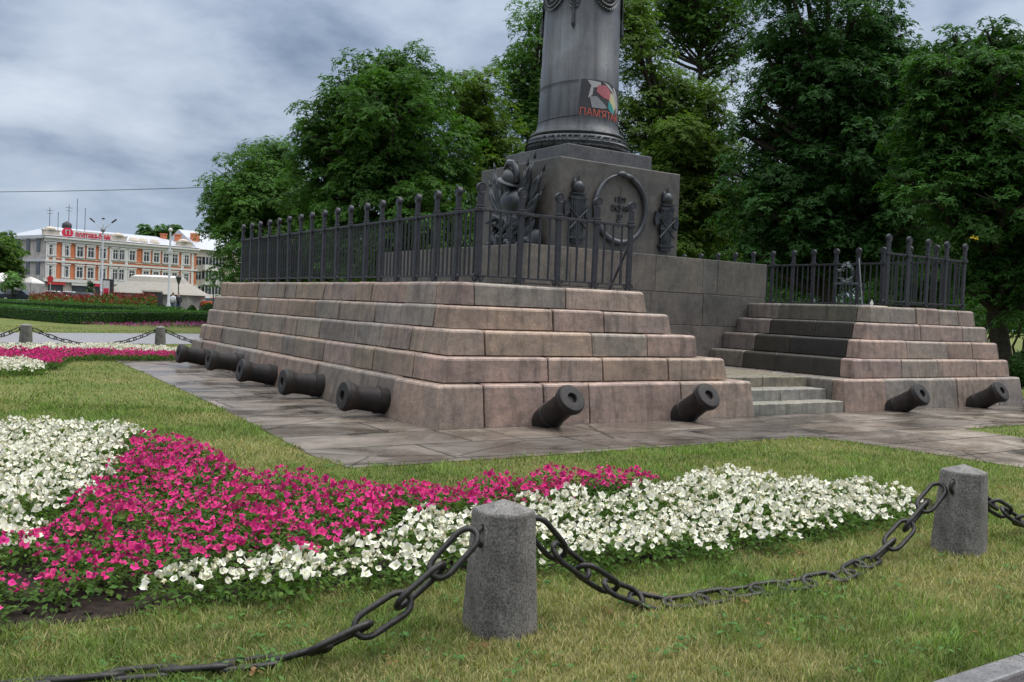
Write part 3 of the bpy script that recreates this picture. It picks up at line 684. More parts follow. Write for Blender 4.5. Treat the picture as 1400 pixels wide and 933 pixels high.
def run(parent, posts, a, b, nb, rz, extra=0.12):
    a = Vector(a); b = Vector(b); d = (b-a).normalized()
    r = G(); mid = (a+b)/2; ln = (b-a).length; ang = math.atan2(d.y, d.x)
    r.box((mid.x, mid.y, mid.z+1.05), (ln+extra, .045, .04), ang); r.build('top_rail', M['iron'], parent, bevel=.004)
    r = G(); r.box((mid.x, mid.y, mid.z+.10), (ln+extra, .035, .028), ang); r.build('bottom_rail', M['iron'], parent, bevel=.004)
    bays = len(posts)-1
    for k in range(bays):
        for j in range(nb):
            p = Vector(posts[k]).lerp(Vector(posts[k+1]), (j+1)/(nb+1))
            o = bar_proto.copy(); col.objects.link(o); o.parent = parent; o.location = p
_b = G(); _b.bar((0, 0, .1), (0, 0, 1.05), .0175, 8); bar_proto = _b.build('bar', M['iron'], None, smooth=True, auto=40)
post_proto = make_post(None, (0, 0, 0), 0)
def railing(name, label, runs):
    e = empty(name, runs[0][0][0]); off = Vector(runs[0][0][0]); tag(e, label, 'railing')
    for pts, nb, rz, skip in runs:
        pts = [Vector(p)-off for p in pts]
        for i, p in enumerate(pts):
            if i == 0 and skip: continue
            o = copy_tree(post_proto, e); o.location = p; o.rotation_euler = (random.uniform(-.01, .01), random.uniform(-.01, .01), rz)
        run(e, pts, pts[0], pts[-1], nb, rz)
    return e
ZP = 1.955
left = [(1.22, 1.08+.655*k, ZP) for k in range(18)]; front = [(1.22+.71*k, 1.08, ZP) for k in range(5)]
er = railing('iron_railing', 'long black iron railing with round finials around the left half of the platform top', [(front, 3, 0, False), (left, 4, R(-90), True)])
br = G(); br.bar((2.84-.12, .32, .02), (2.84, .02, .75), .02, 8); br.box((2.70, .34, .01), (.1, .06, .02)); br.build('brace', M['iron'], er)
rf = [(10.62+.675*k, .9, ZP) for k in range(5)]; rside = [(13.32, .9+.655*k, ZP) for k in range(17)]
railing('iron_railing', 'shorter black iron railing on the right half of the platform beside the dark trees', [(rf, 3, 0, False), (rside, 3, R(90), True)])
bpy.data.objects.remove(bar_proto)
for o in list(post_proto.children): bpy.data.objects.remove(o)
bpy.data.objects.remove(post_proto)

# wreath stand and broom behind the right railing
ws = empty('wreath_stand', tuple(onX(1145, 400, 12.6)[:2])+(ZP,)); tag(ws, 'grey green metal wreath stand seen through the bars of the right railing', 'wreath stand')
q = G()
for k in range(150):
    t = random.uniform(0, 6.28); rr = .17+random.uniform(-.05, .05); p = Vector((random.uniform(-.05, .05), -.22+rr*math.cos(t), .8+1.15*rr*math.sin(t))); d = Vector((random.gauss(0, .5), -math.sin(t)+random.gauss(0, .5), math.cos(t)+random.gauss(0, .5))).normalized(); s_ = d.orthogonal().normalized()*.022
    q.add([p-d*.05, p+s_, p+d*.05, p-s_], [(0, 1, 2, 3)])
q.build('wreath', M['verdigris'], ws)
q = G()
for dx in (-.3, -.12): q.bar((.1, dx-.0, 0), (0, dx, .62), .018, 6)
q.box((0, -.22, .55), (.05, .62, .05)); q.build('frame', M['verdigris'], ws)
br = G(); br.bar((0, 0, 0), (.12, .25, 1.15), .014, 6); br.box((0, 0, .04), (.06, .3, .08)); o = br.build('broom', M['grey'], None); o.location = tuple(onX(1180, 405, 12.8)[:2])+(ZP,); tag(o, 'thin broom leaning on the right railing near the wreath stand', 'broom')
q = G(); q.lathe([(.0, 0), (.03, 0), (.035, .02), (.035, .11), (.014, .14), (.014, .17), (0, .17)], 12); o = q.build('bottle', M['tent2'], None, smooth=True, auto=40); o.location = tuple(onX(1192, 410, 12.3)[:2])+(ZP,); tag(o, 'small white bottle standing on the platform behind the right railing', 'bottle')

# ------------------------------------------------------------------ cannons
def make_cannon():
    o = empty('cannon'); q = G()
    # barrel runs along +Z from the buried end (0) to the muzzle (1.25)
    q.lathe([(.23, -.45), (.238, .0), (.232, .55), (.232, .60), (.224, .66), (.215, .98), (.228, 1.05), (.25, 1.10), (.262, 1.15), (.262, 1.22), (.25, 1.25), (.235, 1.262), (.205, 1.265), (.10, 1.265), (.085, 1.25), (.082, .8)], 40)
    b = q.build('barrel', M['cannon'], o, smooth=True, auto=28)
    r = G(); r.lathe([(.225, .55), (.246, .553), (.248, .575), (.248, .60), (.225, .605)], 40); r.build('barrel_ring', M['cannon'], o, smooth=True, auto=28)
    r = G(); r.lathe([(.255, 1.155), (.272, 1.165), (.272, 1.19), (.255, 1.2)], 40); r.build('muzzle_moulding', M['cannon'], o, smooth=True, auto=28)
    r = G(); r.lathe([(.0, .82), (.081, .83)], 24); r.build('bore', M['bore'], o)
    return o
cp = make_cannon(); cl = []
words = ['nearest', 'second', 'third', 'fourth', 'farthest']
def place_cannon(k, muzzle, direc, label):
    o = cp if not cl else copy_tree(cp); cl.append(o)
    d = Vector(direc).normalized(); m = Vector(muzzle)
    o.rotation_euler = d.to_track_quat('Z', 'Y').to_euler(); o.scale = (.79,)*3; o.location = m-d*1.265*.79; tag(o, label, 'cannon', 'cannon barrels set into the foot of the platform')
Lx = [(467, 541), (385, 522), (327, 506), (284, 492), (243, 483)]
for k, p in enumerate(Lx):
    m = onX(p[0], p[1], -.62); e = 7+random.uniform(-2, 2)
    place_cannon(k, m, (-math.cos(R(e)), 0, math.sin(R(e))), ['black cannon at the near corner end of the row along the left side', 'black cannon second from the near corner along the left side', 'black cannon in the middle of the five along the left side', 'black cannon fourth from the near corner along the left side', 'black cannon at the far left end of the row beside the lawn'][k])
for k, p in enumerate([(783, 544), (970, 540), (1262, 538), (1371, 534)]):
    m = onY(p[0], p[1], -.62); e = (33, 33, 31, 31)[k]
    place_cannon(k, m, (random.uniform(-.03, .03), -math.cos(R(e)), math.sin(R(e))), ['tilted black cannon at the front nearest the platform corner', 'tilted black cannon at the front just left of the stairs', 'tilted black cannon at the front just right of the stairs', 'tilted black cannon at the far right end of the front'][k])

# ------------------------------------------------------------------ bollards and chains
def make_bollard():
    o = empty('bollard'); q = G(); n = 6; vs = []
    for r_, z in ((.195, -.05), (.161, .56), (.156, .575), (.0, .622)):
        if r_ == 0: vs.append((0, 0, z)); continue
        for k in range(n): a = 2*math.pi*k/n+.1; vs.append((r_*math.cos(a), r_*math.sin(a), z))
    fs = []
    for i in range(2):
        for k in range(n): fs.append((i*n+k, i*n+(k+1) % n, (i+1)*n+(k+1) % n, (i+1)*n+k))
    for k in range(n): fs.append((2*n+k, 2*n+(k+1) % n, 3*n))
    q.add(vs, fs); q.build('stone_post', M['bollard'], o, bevel=.008)
    for sg in (-1, 1):
        e = G(); e.tube([(sg*(.145+.05*math.sin(t)), .0, .47+.045*math.cos(t)) for t in np.linspace(.2, 2.95, 9)], .014, 8); e.build('eye_ring', M['chain'], o, smooth=True)
    return o
bp = make_bollard(); bcount = 0
def bc(x, y):
    p = g(x, y); d = np.array([p[0]-CAM[0], p[1]-CAM[1]]); d /= np.hypot(*d); return (p[0]+d[0]*.175, p[1]+d[1]*.175)
BOL = [(bc(682, 877), 1.05, .1, 'granite bollard in the foreground centre with chains on both sides'), (bc(1310, 760), 1.0, .35, 'granite bollard on the right in front of the white petunias end'),
       (bc(35, 473), 1.0, .5, 'small distant granite bollard at the far left beyond the flower bed'), (bc(219, 473.5), 1.0, .2, 'small distant granite bollard beside the far left cannon')]
for k, (p, s_, rz, lab) in enumerate(BOL):
    o = bp if k == 0 else copy_tree(bp); o.location = (p[0], p[1], 0); o.rotation_euler = (R(random.uniform(-1.2, 1.2)), R(random.uniform(-1.2, 1.2)), rz if k > 1 else (.3 if k == 0 else .12)); o.scale = (1, 1, s_); tag(o, lab, 'bollard', 'granite bollards carrying chains')
def link_mesh_data():
    q = G(); L_, W_ = .088, .043; pts = []
    for k in range(10): a = -math.pi/2+math.pi*k/9; pts.append((L_*.55+W_*1.05*math.cos(a), W_*math.sin(a), 0))
    for k in range(10): a = math.pi/2+math.pi*k/9; pts.append((-L_*.55+W_*1.05*math.cos(a), W_*math.sin(a), 0))
    pts = [(x*1.55, y*1.25, z) for x, y, z in pts]
    q.tube(pts, .0150, 10, closed=True); o = q.build('link', M['chain'], None, smooth=True); me = o.data; bpy.data.objects.remove(o); return me
LINK = link_mesh_data()
def chain(label, pts, pitch=.205, seed=0):
    rnd = random.Random(seed); pts = [Vector(p) for p in pts]
    e = empty('chain', pts[0]); tag(e, label, 'chain', 'black chains hanging between the bollards')
    seg = [0]
    for a, b in zip(pts, pts[1:]): seg.append(seg[-1]+(b-a).length)
    def at(s):
        s = max(0, min(seg[-1], s))
        for i in range(len(pts)-1):
            if s <= seg[i+1]+1e-9: return pts[i].lerp(pts[i+1], (s-seg[i])/max(1e-6, seg[i+1]-seg[i]))
    n = max(2, int(seg[-1]/pitch)); pitch = seg[-1]/n
    for k in range(n):
        s = (k+.5)*pitch; c = at(s); d = (at(s+pitch/2)-at(s-pitch/2)).normalized()
        ground = c.z < .06
        roll = (0 if k % 2 else 90)+(40 if not ground else 12)*(1 if k % 2 else 1)+rnd.uniform(-10, 10)
        if ground: roll = (6 if k % 2 else 24)+rnd.uniform(-6, 6)
        q = d.to_track_quat('X', 'Z'); m = q.to_matrix().to_4x4() @ Matrix.Rotation(R(roll), 4, 'X')
        o = link_mesh('link', LINK, e); o.rotation_euler = m.to_euler(); o.location = c-pts[0]
    return e
YC = (BOL[0][0][1]+BOL[1][0][1])/2
def cpts(px): 
    r = []
    for p in px:
        w = onY(p[0], p[1], YC); r.append((w[0], YC, max(w[2], .02)))
    return r
c1 = cpts([(733, 716), (751, 742), (787, 772), (835, 803), (876, 818)])+[tuple(g(x, y, .014)) for x, y in ((900, 826), (930, 824), (1000, 812), (1090, 800), (1150, 789))]+cpts([(1195, 764), (1222, 740), (1252, 706), (1284, 668)])
chain('black chain sagging to the grass between the two foreground bollards', c1, seed=1)
c2 = cpts([(641, 733), (610, 768), (560, 815), (510, 850), (450, 880)]); c2 += [tuple(g(x, y, .022)) for x, y in ((400, 900), (300, 913), (190, 921), (100, 929), (0, 938))]+[(-6.0, -6.5, .03), (-6.4, -6.5, .14), (-6.9, -6.5, .46)]
chain('black chain running down from the foreground bollard to the lower left corner', c2, seed=2)
bx = BOL[1][0][0]; c3 = [(bx+.18, YC, .46), (bx+.34, YC, .37), (bx+.6, YC, .25), (bx+.9, YC, .13), (bx+1.25, YC, .05), (bx+1.8, YC, .03), (bx+2.4, YC, .04), (bx+2.95, YC, .15), (bx+3.55, YC, .45)]
chain('black chain leaving the right bollard towards the right picture edge', c3, seed=3)
def far_chain(label, a, b, seed):
    a = Vector((*a, .46)); b = Vector((*b, .46)); d = (b-a).normalized(); a += d*.2; b -= d*.2; pts = []
    for k in range(13):
        t = k/12; p = a.lerp(b, t); pts.append((p.x, p.y, max(.03, .46-1.75*t*(1-t)*1.0)))
    chain(label, pts, seed=seed)
f0 = BOL[2][0]; f1 = BOL[3][0]; dv = (f1[0]-f0[0], f1[1]-f0[1])
far_chain('thin looking distant chain hanging between the two far bollards', f0, f1, 4)
far_chain('distant chain leaving the far left bollard at the picture edge', (f0[0]-dv[0], f0[1]-dv[1]), f0, 5)
far_chain('distant chain running from the far bollard behind the cannons', f1, (f1[0]+dv[0], f1[1]+dv[1]), 6)

# ------------------------------------------------------------------ petunias
def pp(poly, z=.0): return [tuple(g(x, y, z)[:2]) for x, y in poly]
SOIL = pp([(-500, 876), (0, 866), (100, 852), (200, 838), (500, 800), (640, 782), (900, 770), (1100, 737), (1280, 697), (1272, 682), (1150, 672), (1000, 658), (900, 662), (780, 664), (560, 682), (490, 688), (440, 664), (400, 660), (330, 662), (290, 632), (240, 608), (200, 604), (192, 594), (0, 594), (-500, 594)])
SOIL2 = pp([(-150, 480), (120, 479.5), (246, 482), (246, 491), (140, 490), (96, 492), (75, 505), (0, 509), (-150, 512)])
sheet('flower_bed_soil', SOIL, .003, M['soil']); sheet('flower_bed_soil', SOIL2, .003, M['soil'])
Zf = .12
PINK = [pp([(-90, 856), (0, 838), (60, 806), (130, 786), (215, 778), (330, 768), (400, 758), (500, 726), (620, 697), (720, 690), (905, 660), (890, 650), (780, 650), (560, 665), (490, 672), (440, 652), (395, 646), (330, 650), (290, 622), (240, 602), (195, 602), (150, 650), (90, 700), (0, 765), (-90, 800)], Zf),
        pp([(-150, 481), (60, 479.5), (130, 480), (246, 484), (246, 488), (130, 487), (88, 488), (76, 500), (60, 499), (30, 491), (-150, 490)], Zf)]
WHITE = [pp([(-300, 584), (0, 580), (100, 582), (186, 590), (150, 642), (80, 697), (0, 757), (-300, 850)], Zf),
         pp([(208, 806), (222, 786), (350, 774), (500, 747), (560, 717), (640, 705), (720, 697), (905, 665), (1000, 648), (1150, 667), (1262, 676), (1258, 690), (1100, 725), (900, 758), (740, 762), (640, 760), (520, 782), (380, 798)], Zf),
         pp([(-150, 475), (150, 473), (246, 478), (246, 483), (130, 479.5), (60, 479), (-150, 480)], Zf), pp([(-150, 491), (30, 492), (60, 500), (50, 505), (0, 507), (-150, 510)], Zf)]
def blossom_arrays(seed, white):
    r = np.random.RandomState(seed); rad = r.uniform(.018, .029); n = 10; bs0 = r.uniform(.72, 1.18); wilt = seed % 20 in (7, 8); hu = (1, r.uniform(.7, 2.8), r.uniform(.85, 1.35)) if not white else (1, r.uniform(.96, 1.0), r.uniform(.92, 1.03));
    if wilt: rad *= .62; hu = (.5, 1.2, .55) if not white else (.8, .68, .42)
    v = [(0, 0, -.028)]; t = [(.55, .9, .55) if not white else (.85, .95, .45)]
    for k in range(n):
        a = 2*math.pi*k/n; v.append((rad*.33*math.cos(a), rad*.33*math.sin(a), -.006)); t.append((.8, .8, .8) if not white else (1, 1, .85))
    for k in range(n):
        a = 2*math.pi*k/n+r.uniform(-.08, .08); q = rad*(1.0 if k % 2 else .84)*r.uniform(.9, 1.08)
        v.append((q*math.cos(a), q*math.sin(a), r.uniform(-.02, .012))); s = bs0*r.uniform(.85, 1.15); t.append((s*hu[0], s*hu[1], s*hu[2]))
    tr = [(0, 1+k, 1+(k+1) % n) for k in range(n)]; qd = [(1+k, 1+n+k, 1+n+(k+1) % n, 1+(k+1) % n) for k in range(n)]
    return np.array(v), np.array(t), np.array(qd), np.array(tr)
def orient(nrm, spin):
    n = Vector(nrm).normalized(); q = n.to_track_quat('Z', 'Y').to_matrix() @ Matrix.Rotation(spin, 3, 'Z'); return np.array(q)
def leaf_cards(c, nrm, axis, size, aspect=.5, fold=.15):
    """rhombic folded leaves: centre c, normal nrm, axis direction (N,3)"""
    n = nrm/np.linalg.norm(nrm, axis=1, keepdims=True); a = axis-n*np.sum(axis*n, 1, keepdims=True); a /= np.linalg.norm(a, axis=1, keepdims=True)+1e-9; s = np.cross(n, a)
    L_ = size[:, None]; b = c; tip = c+a*L_; m = c+a*L_*.45+n*L_*fold
    v = np.stack([b, m+s*L_*aspect*.5, tip, m-s*L_*aspect*.5], 1).reshape(-1, 3)
    i = np.arange(len(c))[:, None]*4; return v, np.concatenate([i+np.array([[0, 1, 2]]), i+np.array([[0, 2, 3]])], 0)
class Proto: pass
def petunia(seed, white):
    r = np.random.RandomState(seed); P = Proto()
    n = 130; a = r.uniform(0, 2*math.pi, n); rr = .155*np.sqrt(r.uniform(0, 1, n)); h = r.uniform(.03, .17, n)*(1-.45*(rr/.16)**2)
    c = np.stack([rr*np.cos(a), rr*np.sin(a), h], 1); out = np.stack([np.cos(a), np.sin(a), 0*a], 1)
    nr = out*r.uniform(-.1, .6, n)[:, None]+np.array([0, 0, .8])+r.normal(0, .35, (n, 3)); ax = out*.8+r.normal(0, .6, (n, 3))+np.array([0, 0, .25])
    P.lv, P.lt = leaf_cards(c, nr, ax, r.uniform(.028, .055, n), .5, .12); s = r.uniform(.65, 1.35, n); P.ltone = np.repeat(np.stack([s*r.uniform(.9, 1.2, n), s, s*.9], 1), 4, 0)
    # stems
    k = r.randint(13, 20) if white else r.randint(11, 17); P.bl = []
    for j in range(k):
        a0 = r.uniform(0, 2*math.pi); q = .14*math.sqrt((j+.3)/k); a0 = j*2.4+r.uniform(-.4, .4); z = .205-.075*(q/.14)**2+r.uniform(-.02, .02)
        nm = (math.cos(a0)*(.35+q*3)+r.normal(0, .3), math.sin(a0)*(.35+q*3)+r.normal(0, .3), r.uniform(.3, 1.0)); P.bl.append((np.array([q*math.cos(a0), q*math.sin(a0), z]), orient(nm, r.uniform(0, 6)), r.randint(0, 9), r.uniform(.8, 1.2)))
    return P
BL = {w: [blossom_arrays(40+k+(100 if w else 0), w) for k in range(9)] for w in (0, 1)}
BLM = {w: [np_mesh('blossom', *[(x[0]) for x in [(b[0],)]], b[2], b[3], b[1], True) for b in BL[w]] for w in (0, 1)}
for w in (0, 1):
    for me in BLM[w]: me.materials.append(M['white'] if w else M['pink'])
PR = {w: [petunia(200+k+50*w, w) for k in range(6)] for w in (0, 1)}
for w in (0, 1):
    for P in PR[w]:
        P.fol = np_mesh('foliage', P.lv, None, P.lt, P.ltone); P.fol.materials.append(M['petleaf'])
        vs, ts, qs, tr = [], [], [], []; o = 0
        for c, Rm, i, s in P.bl:
            b = BL[w][i]; vs.append((b[0]*s)@Rm.T+c); ts.append(b[1]); qs.append(b[2]+o); tr.append(b[3]+o); o += len(b[0])
        P.bv, P.bt, P.bq, P.btr = np.concatenate(vs), np.concatenate(ts), np.concatenate(qs), np.concatenate(tr)
        P.blm = np_mesh('blossoms', P.bv, P.bq, P.btr, P.bt, True); P.blm.materials.append(M['white'] if w else M['pink'])
def scatter(polys, sp, seed):
    r = np.random.RandomState(seed); out = []
    for poly in polys:
        p = np.array(poly); lo, hi = p.min(0), p.max(0)
        xs, ys = np.meshgrid(np.arange(lo[0], hi[0], sp), np.arange(lo[1], hi[1], sp*.87)); xs = xs+(np.arange(xs.shape[0]) % 2)[:, None]*sp/2
        q = np.stack([xs.ravel(), ys.ravel()], 1)+r.normal(0, sp*.16, (xs.size, 2)); out.append(q[inpoly(q, poly)])
    q = np.concatenate(out); d = np.hypot(q[:, 0]-CAM[0], q[:, 1]-CAM[1]); return q[np.argsort(d)]
LAB = {0: ('magenta petunia plant in full bloom in the foreground flower bed', 'magenta petunias in the foreground bed'), 1: ('white petunia plant in full bloom in the foreground flower bed', 'white petunias in the foreground bed')}
rnd = random.Random(31); plants = []
for w, polys in ((0, PINK), (1, WHITE)):
    q = scatter(polys, .225, 5+w)
    v = (np.concatenate([q, np.full((len(q), 1), .1)], 1)-CAM)@B; px = PX-F*v[:, 0]/v[:, 2]; py = PY+F*v[:, 1]/v[:, 2]; vis = (px > -20) & (px < 1420) & (py < 950) & (v[:, 2] < 0)
    front = inpoly(q, pp([(-90, 900), (-90, 800), (140, 742), (340, 745), (560, 715), (560, 800), (300, 860)]))
    for i in range(len(q)):
        if front[i] and w == 0 and rnd.random() < .10: continue
        plants.append((-v[i, 2] if vis[i] else 999, w, q[i], rnd.randrange(6), rnd.uniform(0, 6.28), rnd.uniform(.82, 1.2)))
plants.sort(key=lambda t: t[0]); rest = {0: [], 1: []}
for n_, (dd, w, p, pi, rz, s) in enumerate(plants):
    P = PR[w][pi]
    if n_ < 300 and dd < 900:
        e = empty('petunia_plant', (p[0], p[1], 0), rz); e.scale = (s, s, s*rnd.uniform(.75, 1.2)); tag(e, LAB[w][0], 'flower', LAB[w][1])
        link_mesh('foliage', P.fol, e)
        if n_ < 110:
            for c, Rm, bi, bs in P.bl:
                o = link_mesh('blossom', BLM[w][bi], e); o.matrix_local = Matrix.Translation(Vector(c)) @ Matrix([list(r_) for r_ in Rm]).to_4x4() @ Matrix.Scale(bs, 4)
        else: link_mesh('blossoms', P.blm, e)
    else: rest[w].append((p, pi, rz, s))
print('petunias', len(plants), [len(rest[w]) for w in rest])
for w in (0, 1):
    e = empty('petunia_mass', (0, 0, 0)); tag(e, ('magenta' if not w else 'white')+' petunias filling the farther parts of the flower beds', 'flowers', kind='stuff')
    for part in ('foliage', 'blossoms'):
        vs, qs, tr, tt = [], [], [], []; o = 0
        for p, pi, rz, s in rest[w]:
            P = PR[w][pi]; c_, s_ = math.cos(rz), math.sin(rz); Rm = np.array([[c_, -s_, 0], [s_, c_, 0], [0, 0, 1]])*s
            V, Q, T, C = (P.lv, None, P.lt, P.ltone) if part == 'foliage' else (P.bv, P.bq, P.btr, P.bt)
            vs.append(V@Rm.T+np.array([p[0], p[1], 0])); tt.append(C); tr.append(T+o)
            if Q is not None: qs.append(Q+o)
            o += len(V)
        me = np_mesh(part, np.concatenate(vs), np.concatenate(qs) if qs else None, np.concatenate(tr), np.concatenate(tt)); me.materials.append(M['petleaf'] if part == 'foliage' else (M['white'] if w else M['pink']))
        link_mesh(part, me, e)
# clods on the bare soil
rc_ = np.random.RandomState(3); p = np.array(SOIL); q = rc_.uniform(p.min(0), p.max(0), (9000, 2)); q = q[inpoly(q, SOIL)][:2600]
cv = []; ct = []
for i, a in enumerate(q):
    s = rc_.uniform(.008, .03); o = len(cv)*1
    b = np.array([[1, 0, 0], [0, 1, 0], [-1, 0, 0], [0, -1, 0], [0, 0, .8], [0, 0, -.6]])*s*rc_.uniform(.6, 1.4, (6, 1)); cv.append(b+np.array([a[0], a[1], .008]))
    ct.append(np.array([[0, 1, 4], [1, 2, 4], [2, 3, 4], [3, 0, 4], [1, 0, 5], [2, 1, 5], [3, 2, 5], [0, 3, 5]])+i*6)
me = np_mesh('soil_clods', np.concatenate(cv), None, np.concatenate(ct)); me.materials.append(M['soil']); o = link_mesh('soil_clods', me); tag(o, 'crumbs of dark soil between the petunias', 'soil', kind='stuff')

# ------------------------------------------------------------------ grass blades
def grass(n, dmin, dmax, hmin, hmax, wid, seed):
    r = np.random.RandomState(seed)
    px = r.uniform(-420, 1900, n); d = np.exp(r.uniform(math.log(dmin), math.log(dmax), n)) 
    x = (px-PX)/F*d; fw = -B[:, 2]; fw = np.array([fw[0], fw[1]])/np.hypot(fw[0], fw[1]); rt = np.array([B[0, 0], B[1, 0]]); rt = rt/np.hypot(*rt)
    q = CAM[:2]+fw*d[:, None]+rt*x[:, None]
    qj = q+(np.stack([vnoise(q, 6, 5), vnoise(q, 6, 6)], 1)-.5)*.17+r.normal(0, .012, q.shape)
    keep = ~inpoly(qj, [(a, b) for a, b in PAVE]) & ~inpoly(qj, SOIL) & ~inpoly(q, SOIL2) & ~inpoly(q, FPATH) & (q[:, 1] > -8.08) & ~((q[:, 0] > -.05) & (q[:, 0] < 14.5) & (q[:, 1] > -.05) & (q[:, 1] < 12.6))
    q = q[keep]; n = len(q); d = d[keep]
    dry = vnoise(q, .9, 1)*.5+vnoise(q, 2.6, 2)*.3+vnoise(q, 7, 3)*.2+r.normal(0, .13, n)
    # worn straw patches round the foreground bollard
    db = np.hypot(q[:, 0]+3.0, (q[:, 1]+7.0)*1.3); dry = dry+.22*np.exp(-(db/.8)**2)
    dry = np.clip((dry-.385)/.32, 0, 1)[:, None]
    tuft = (.55+.9*vnoise(q, 13, 8)*(.5+vnoise(q, 3.1, 9)))[:, None]; green = np.array([.105, .165, .035])*r.uniform(.5, 1.5, (n, 1))*tuft; straw = np.array([.40, .335, .165])*r.uniform(.45, 1.35, (n, 1))
    tone = green*(1-dry)+straw*dry*.8+green*dry*.2
    h = r.uniform(hmin, hmax, n)*(1-.35*dry[:, 0])*(.65+.7*vnoise(q, 13, 8)); long_ = r.uniform(0, 1, n) < .02; h = np.where(long_, h*1.7, h); a = r.uniform(0, 2*math.pi, n); lean = r.uniform(.2, 1.3, n)*h
    ax = np.stack([np.cos(a), np.sin(a), 0*a], 1); sd = np.stack([-np.sin(a+r.normal(0, .8, n)), np.cos(a), 0*a], 1)
    sc_ = (d/dmin)**.55; w = wid*sc_
    base = np.stack([q[:, 0], q[:, 1], np.zeros(n)-.004], 1)
    m = base+ax*lean[:, None]*.4+np.array([0, 0, 1])*h[:, None]*.62; t = base+ax*lean[:, None]+np.array([0, 0, 1])*h[:, None]*.95
    v = np.stack([base-sd*w[:, None]*.5, base+sd*w[:, None]*.5, m-sd*w[:, None]*.42, m+sd*w[:, None]*.42, t], 1).reshape(-1, 3)
    i = np.arange(n)[:, None]*5; me = np_mesh('lawn_grass', v, i+np.array([[0, 1, 3, 2]]), i+np.array([[2, 3, 4]]), np.repeat(tone, 5, 0)); me.materials.append(M['grass'])
    o = link_mesh('lawn_grass', me); return o
tag(grass(520000, 2.6, 13, .025, .062, .0032, 1), 'short mown grass mixed with dry straw around the beds', 'grass', kind='stuff')
rw = np.random.RandomState(77); nw = 420; wx = rw.uniform(-20, 1420, nw); wd = np.exp(rw.uniform(math.log(3), math.log(10), nw)); qw = np.array([dep(a, 700, d)[:2] for a, d in zip(wx, wd)])
okw = ~inpoly(qw, PAVE) & ~inpoly(qw, SOIL) & (qw[:, 1] > -8.0) & ~((qw[:, 0] > -.3) & (qw[:, 1] > -.3)); qw = qw[okw]; C_, N_, A_, S_, T_ = [], [], [], [], []
for a in qw:
    m = rw.randint(5, 12); an = rw.uniform(0, 6.28, m); rr = rw.uniform(.005, .05, m); dead = rw.uniform() < .15
    C_.append(np.stack([a[0]+rr*np.cos(an), a[1]+rr*np.sin(an), rw.uniform(.025, .05, m)], 1)); N_.append(np.stack([np.cos(an)*.3, np.sin(an)*.3, np.ones(m)], 1)); A_.append(np.stack([np.cos(an), np.sin(an), np.full(m, .15)], 1)); S_.append(rw.uniform(.018, .04, m)); T_.append(np.tile([(.2, .12, .05)] if dead else [(.065, .15, .035)], (m, 1))*rw.uniform(.7, 1.3, (m, 1)))
v, f = leaf_cards(np.concatenate(C_), np.concatenate(N_), np.concatenate(A_), np.concatenate(S_), .7, .1); me = np_mesh('lawn_clover', v, None, f, np.repeat(np.concatenate(T_), 4, 0)); me.materials.append(M['grass']); tag(link_mesh('lawn_clover', me), 'clover and low weeds scattered in the mown grass', 'weeds', kind='stuff')
tag(grass(130000, 12, 40, .03, .06, .011, 2), 'distant lawn grass beyond the flower beds', 'grass', kind='stuff')

# ------------------------------------------------------------------ trees
def crown_arrays(lobes, per_m2, size, seed, flat=.75, hue=(1, 1, 1), inner=.25):
    r = np.random.RandomState(seed); C, Nn, T = [], [], []
    for (c, rad) in lobes:
        rad = np.array(rad, float); ns = max(12, int(4.2*rad[0]*rad[2]*1.4)); gold = math.pi*(3-math.sqrt(5))
        for k in range(ns):
            zz = 1-2*(k+.5)/ns
            if zz < -.72: continue
            a = k*gold+r.uniform(-.35, .35); q = math.sqrt(max(0, 1-zz*zz)); d = np.array([q*math.cos(a), q*math.sin(a), zz]); f = r.uniform(.66, 1.07)
            sc_ = c+d*rad*f; sr = r.uniform(.5, 1.0)*min(1.0, rad[0]/1.5); n = max(5, int(per_m2*sr*sr*3.2)); st = r.uniform(.7, 1.28)
            u = r.normal(0, 1, (n, 3)); u /= np.linalg.norm(u, axis=1, keepdims=True); u *= (r.uniform(.35, 1, n)**.5)[:, None]
            u[:, 2] = np.where(u[:, 2] < -.3, -u[:, 2]*.6, u[:, 2]); p = sc_+u*np.array([sr, sr, sr*flat]); 
            # tier hangs outward and down
            p[:, 2] -= .22*np.hypot(u[:, 0], u[:, 1])*sr
            C.append(p); Nn.append(u*.55+d*.35+np.array([0, 0, .75])+r.normal(0, .28, (n, 3))); T.append(np.full(n, st)*r.uniform(.8, 1.2, n))
        n = int(inner*per_m2*rad[0]*rad[2]*4)
        u = r.normal(0, 1, (n, 3)); u /= np.linalg.norm(u, axis=1, keepdims=True); u *= (r.uniform(0, .75, n)**.4)[:, None]
        C.append(c+u*rad); Nn.append(r.normal(0, 1, (n, 3))+np.array([0, 0, .5])); T.append(np.full(n, .8))
    C = np.concatenate(C); Nn = np.concatenate(Nn); T = np.concatenate(T); n = len(C); Nn /= np.linalg.norm(Nn, axis=1, keepdims=True)
    ref = r.normal(0, 1, (n, 3)); A = ref-Nn*np.sum(ref*Nn, 1, keepdims=True); A /= np.linalg.norm(A, axis=1, keepdims=True); S = np.cross(Nn, A)
    V, Fc, TT = [], [], []; o = 0
    for k, ang in enumerate((-1.5, -.5, .5, 1.5)):
        ax = A*math.cos(ang)+S*math.sin(ang)-Nn*.35; L_ = size*r.uniform(.7, 1.15, n)*(1.0 if abs(ang) < 1 else .8)
        v, f = leaf_cards(C+r.normal(0, .015, (n, 3)), Nn+ax*.2, ax, L_, .42, .08); V.append(v); Fc.append(f+o); o += len(v)
        t = T*r.uniform(.85, 1.15, n); TT.append(np.repeat(np.stack([t*hue[0], t*hue[1], t*hue[2]], 1), 4, 0))
    return np.concatenate(V), np.concatenate(Fc), np.concatenate(TT)
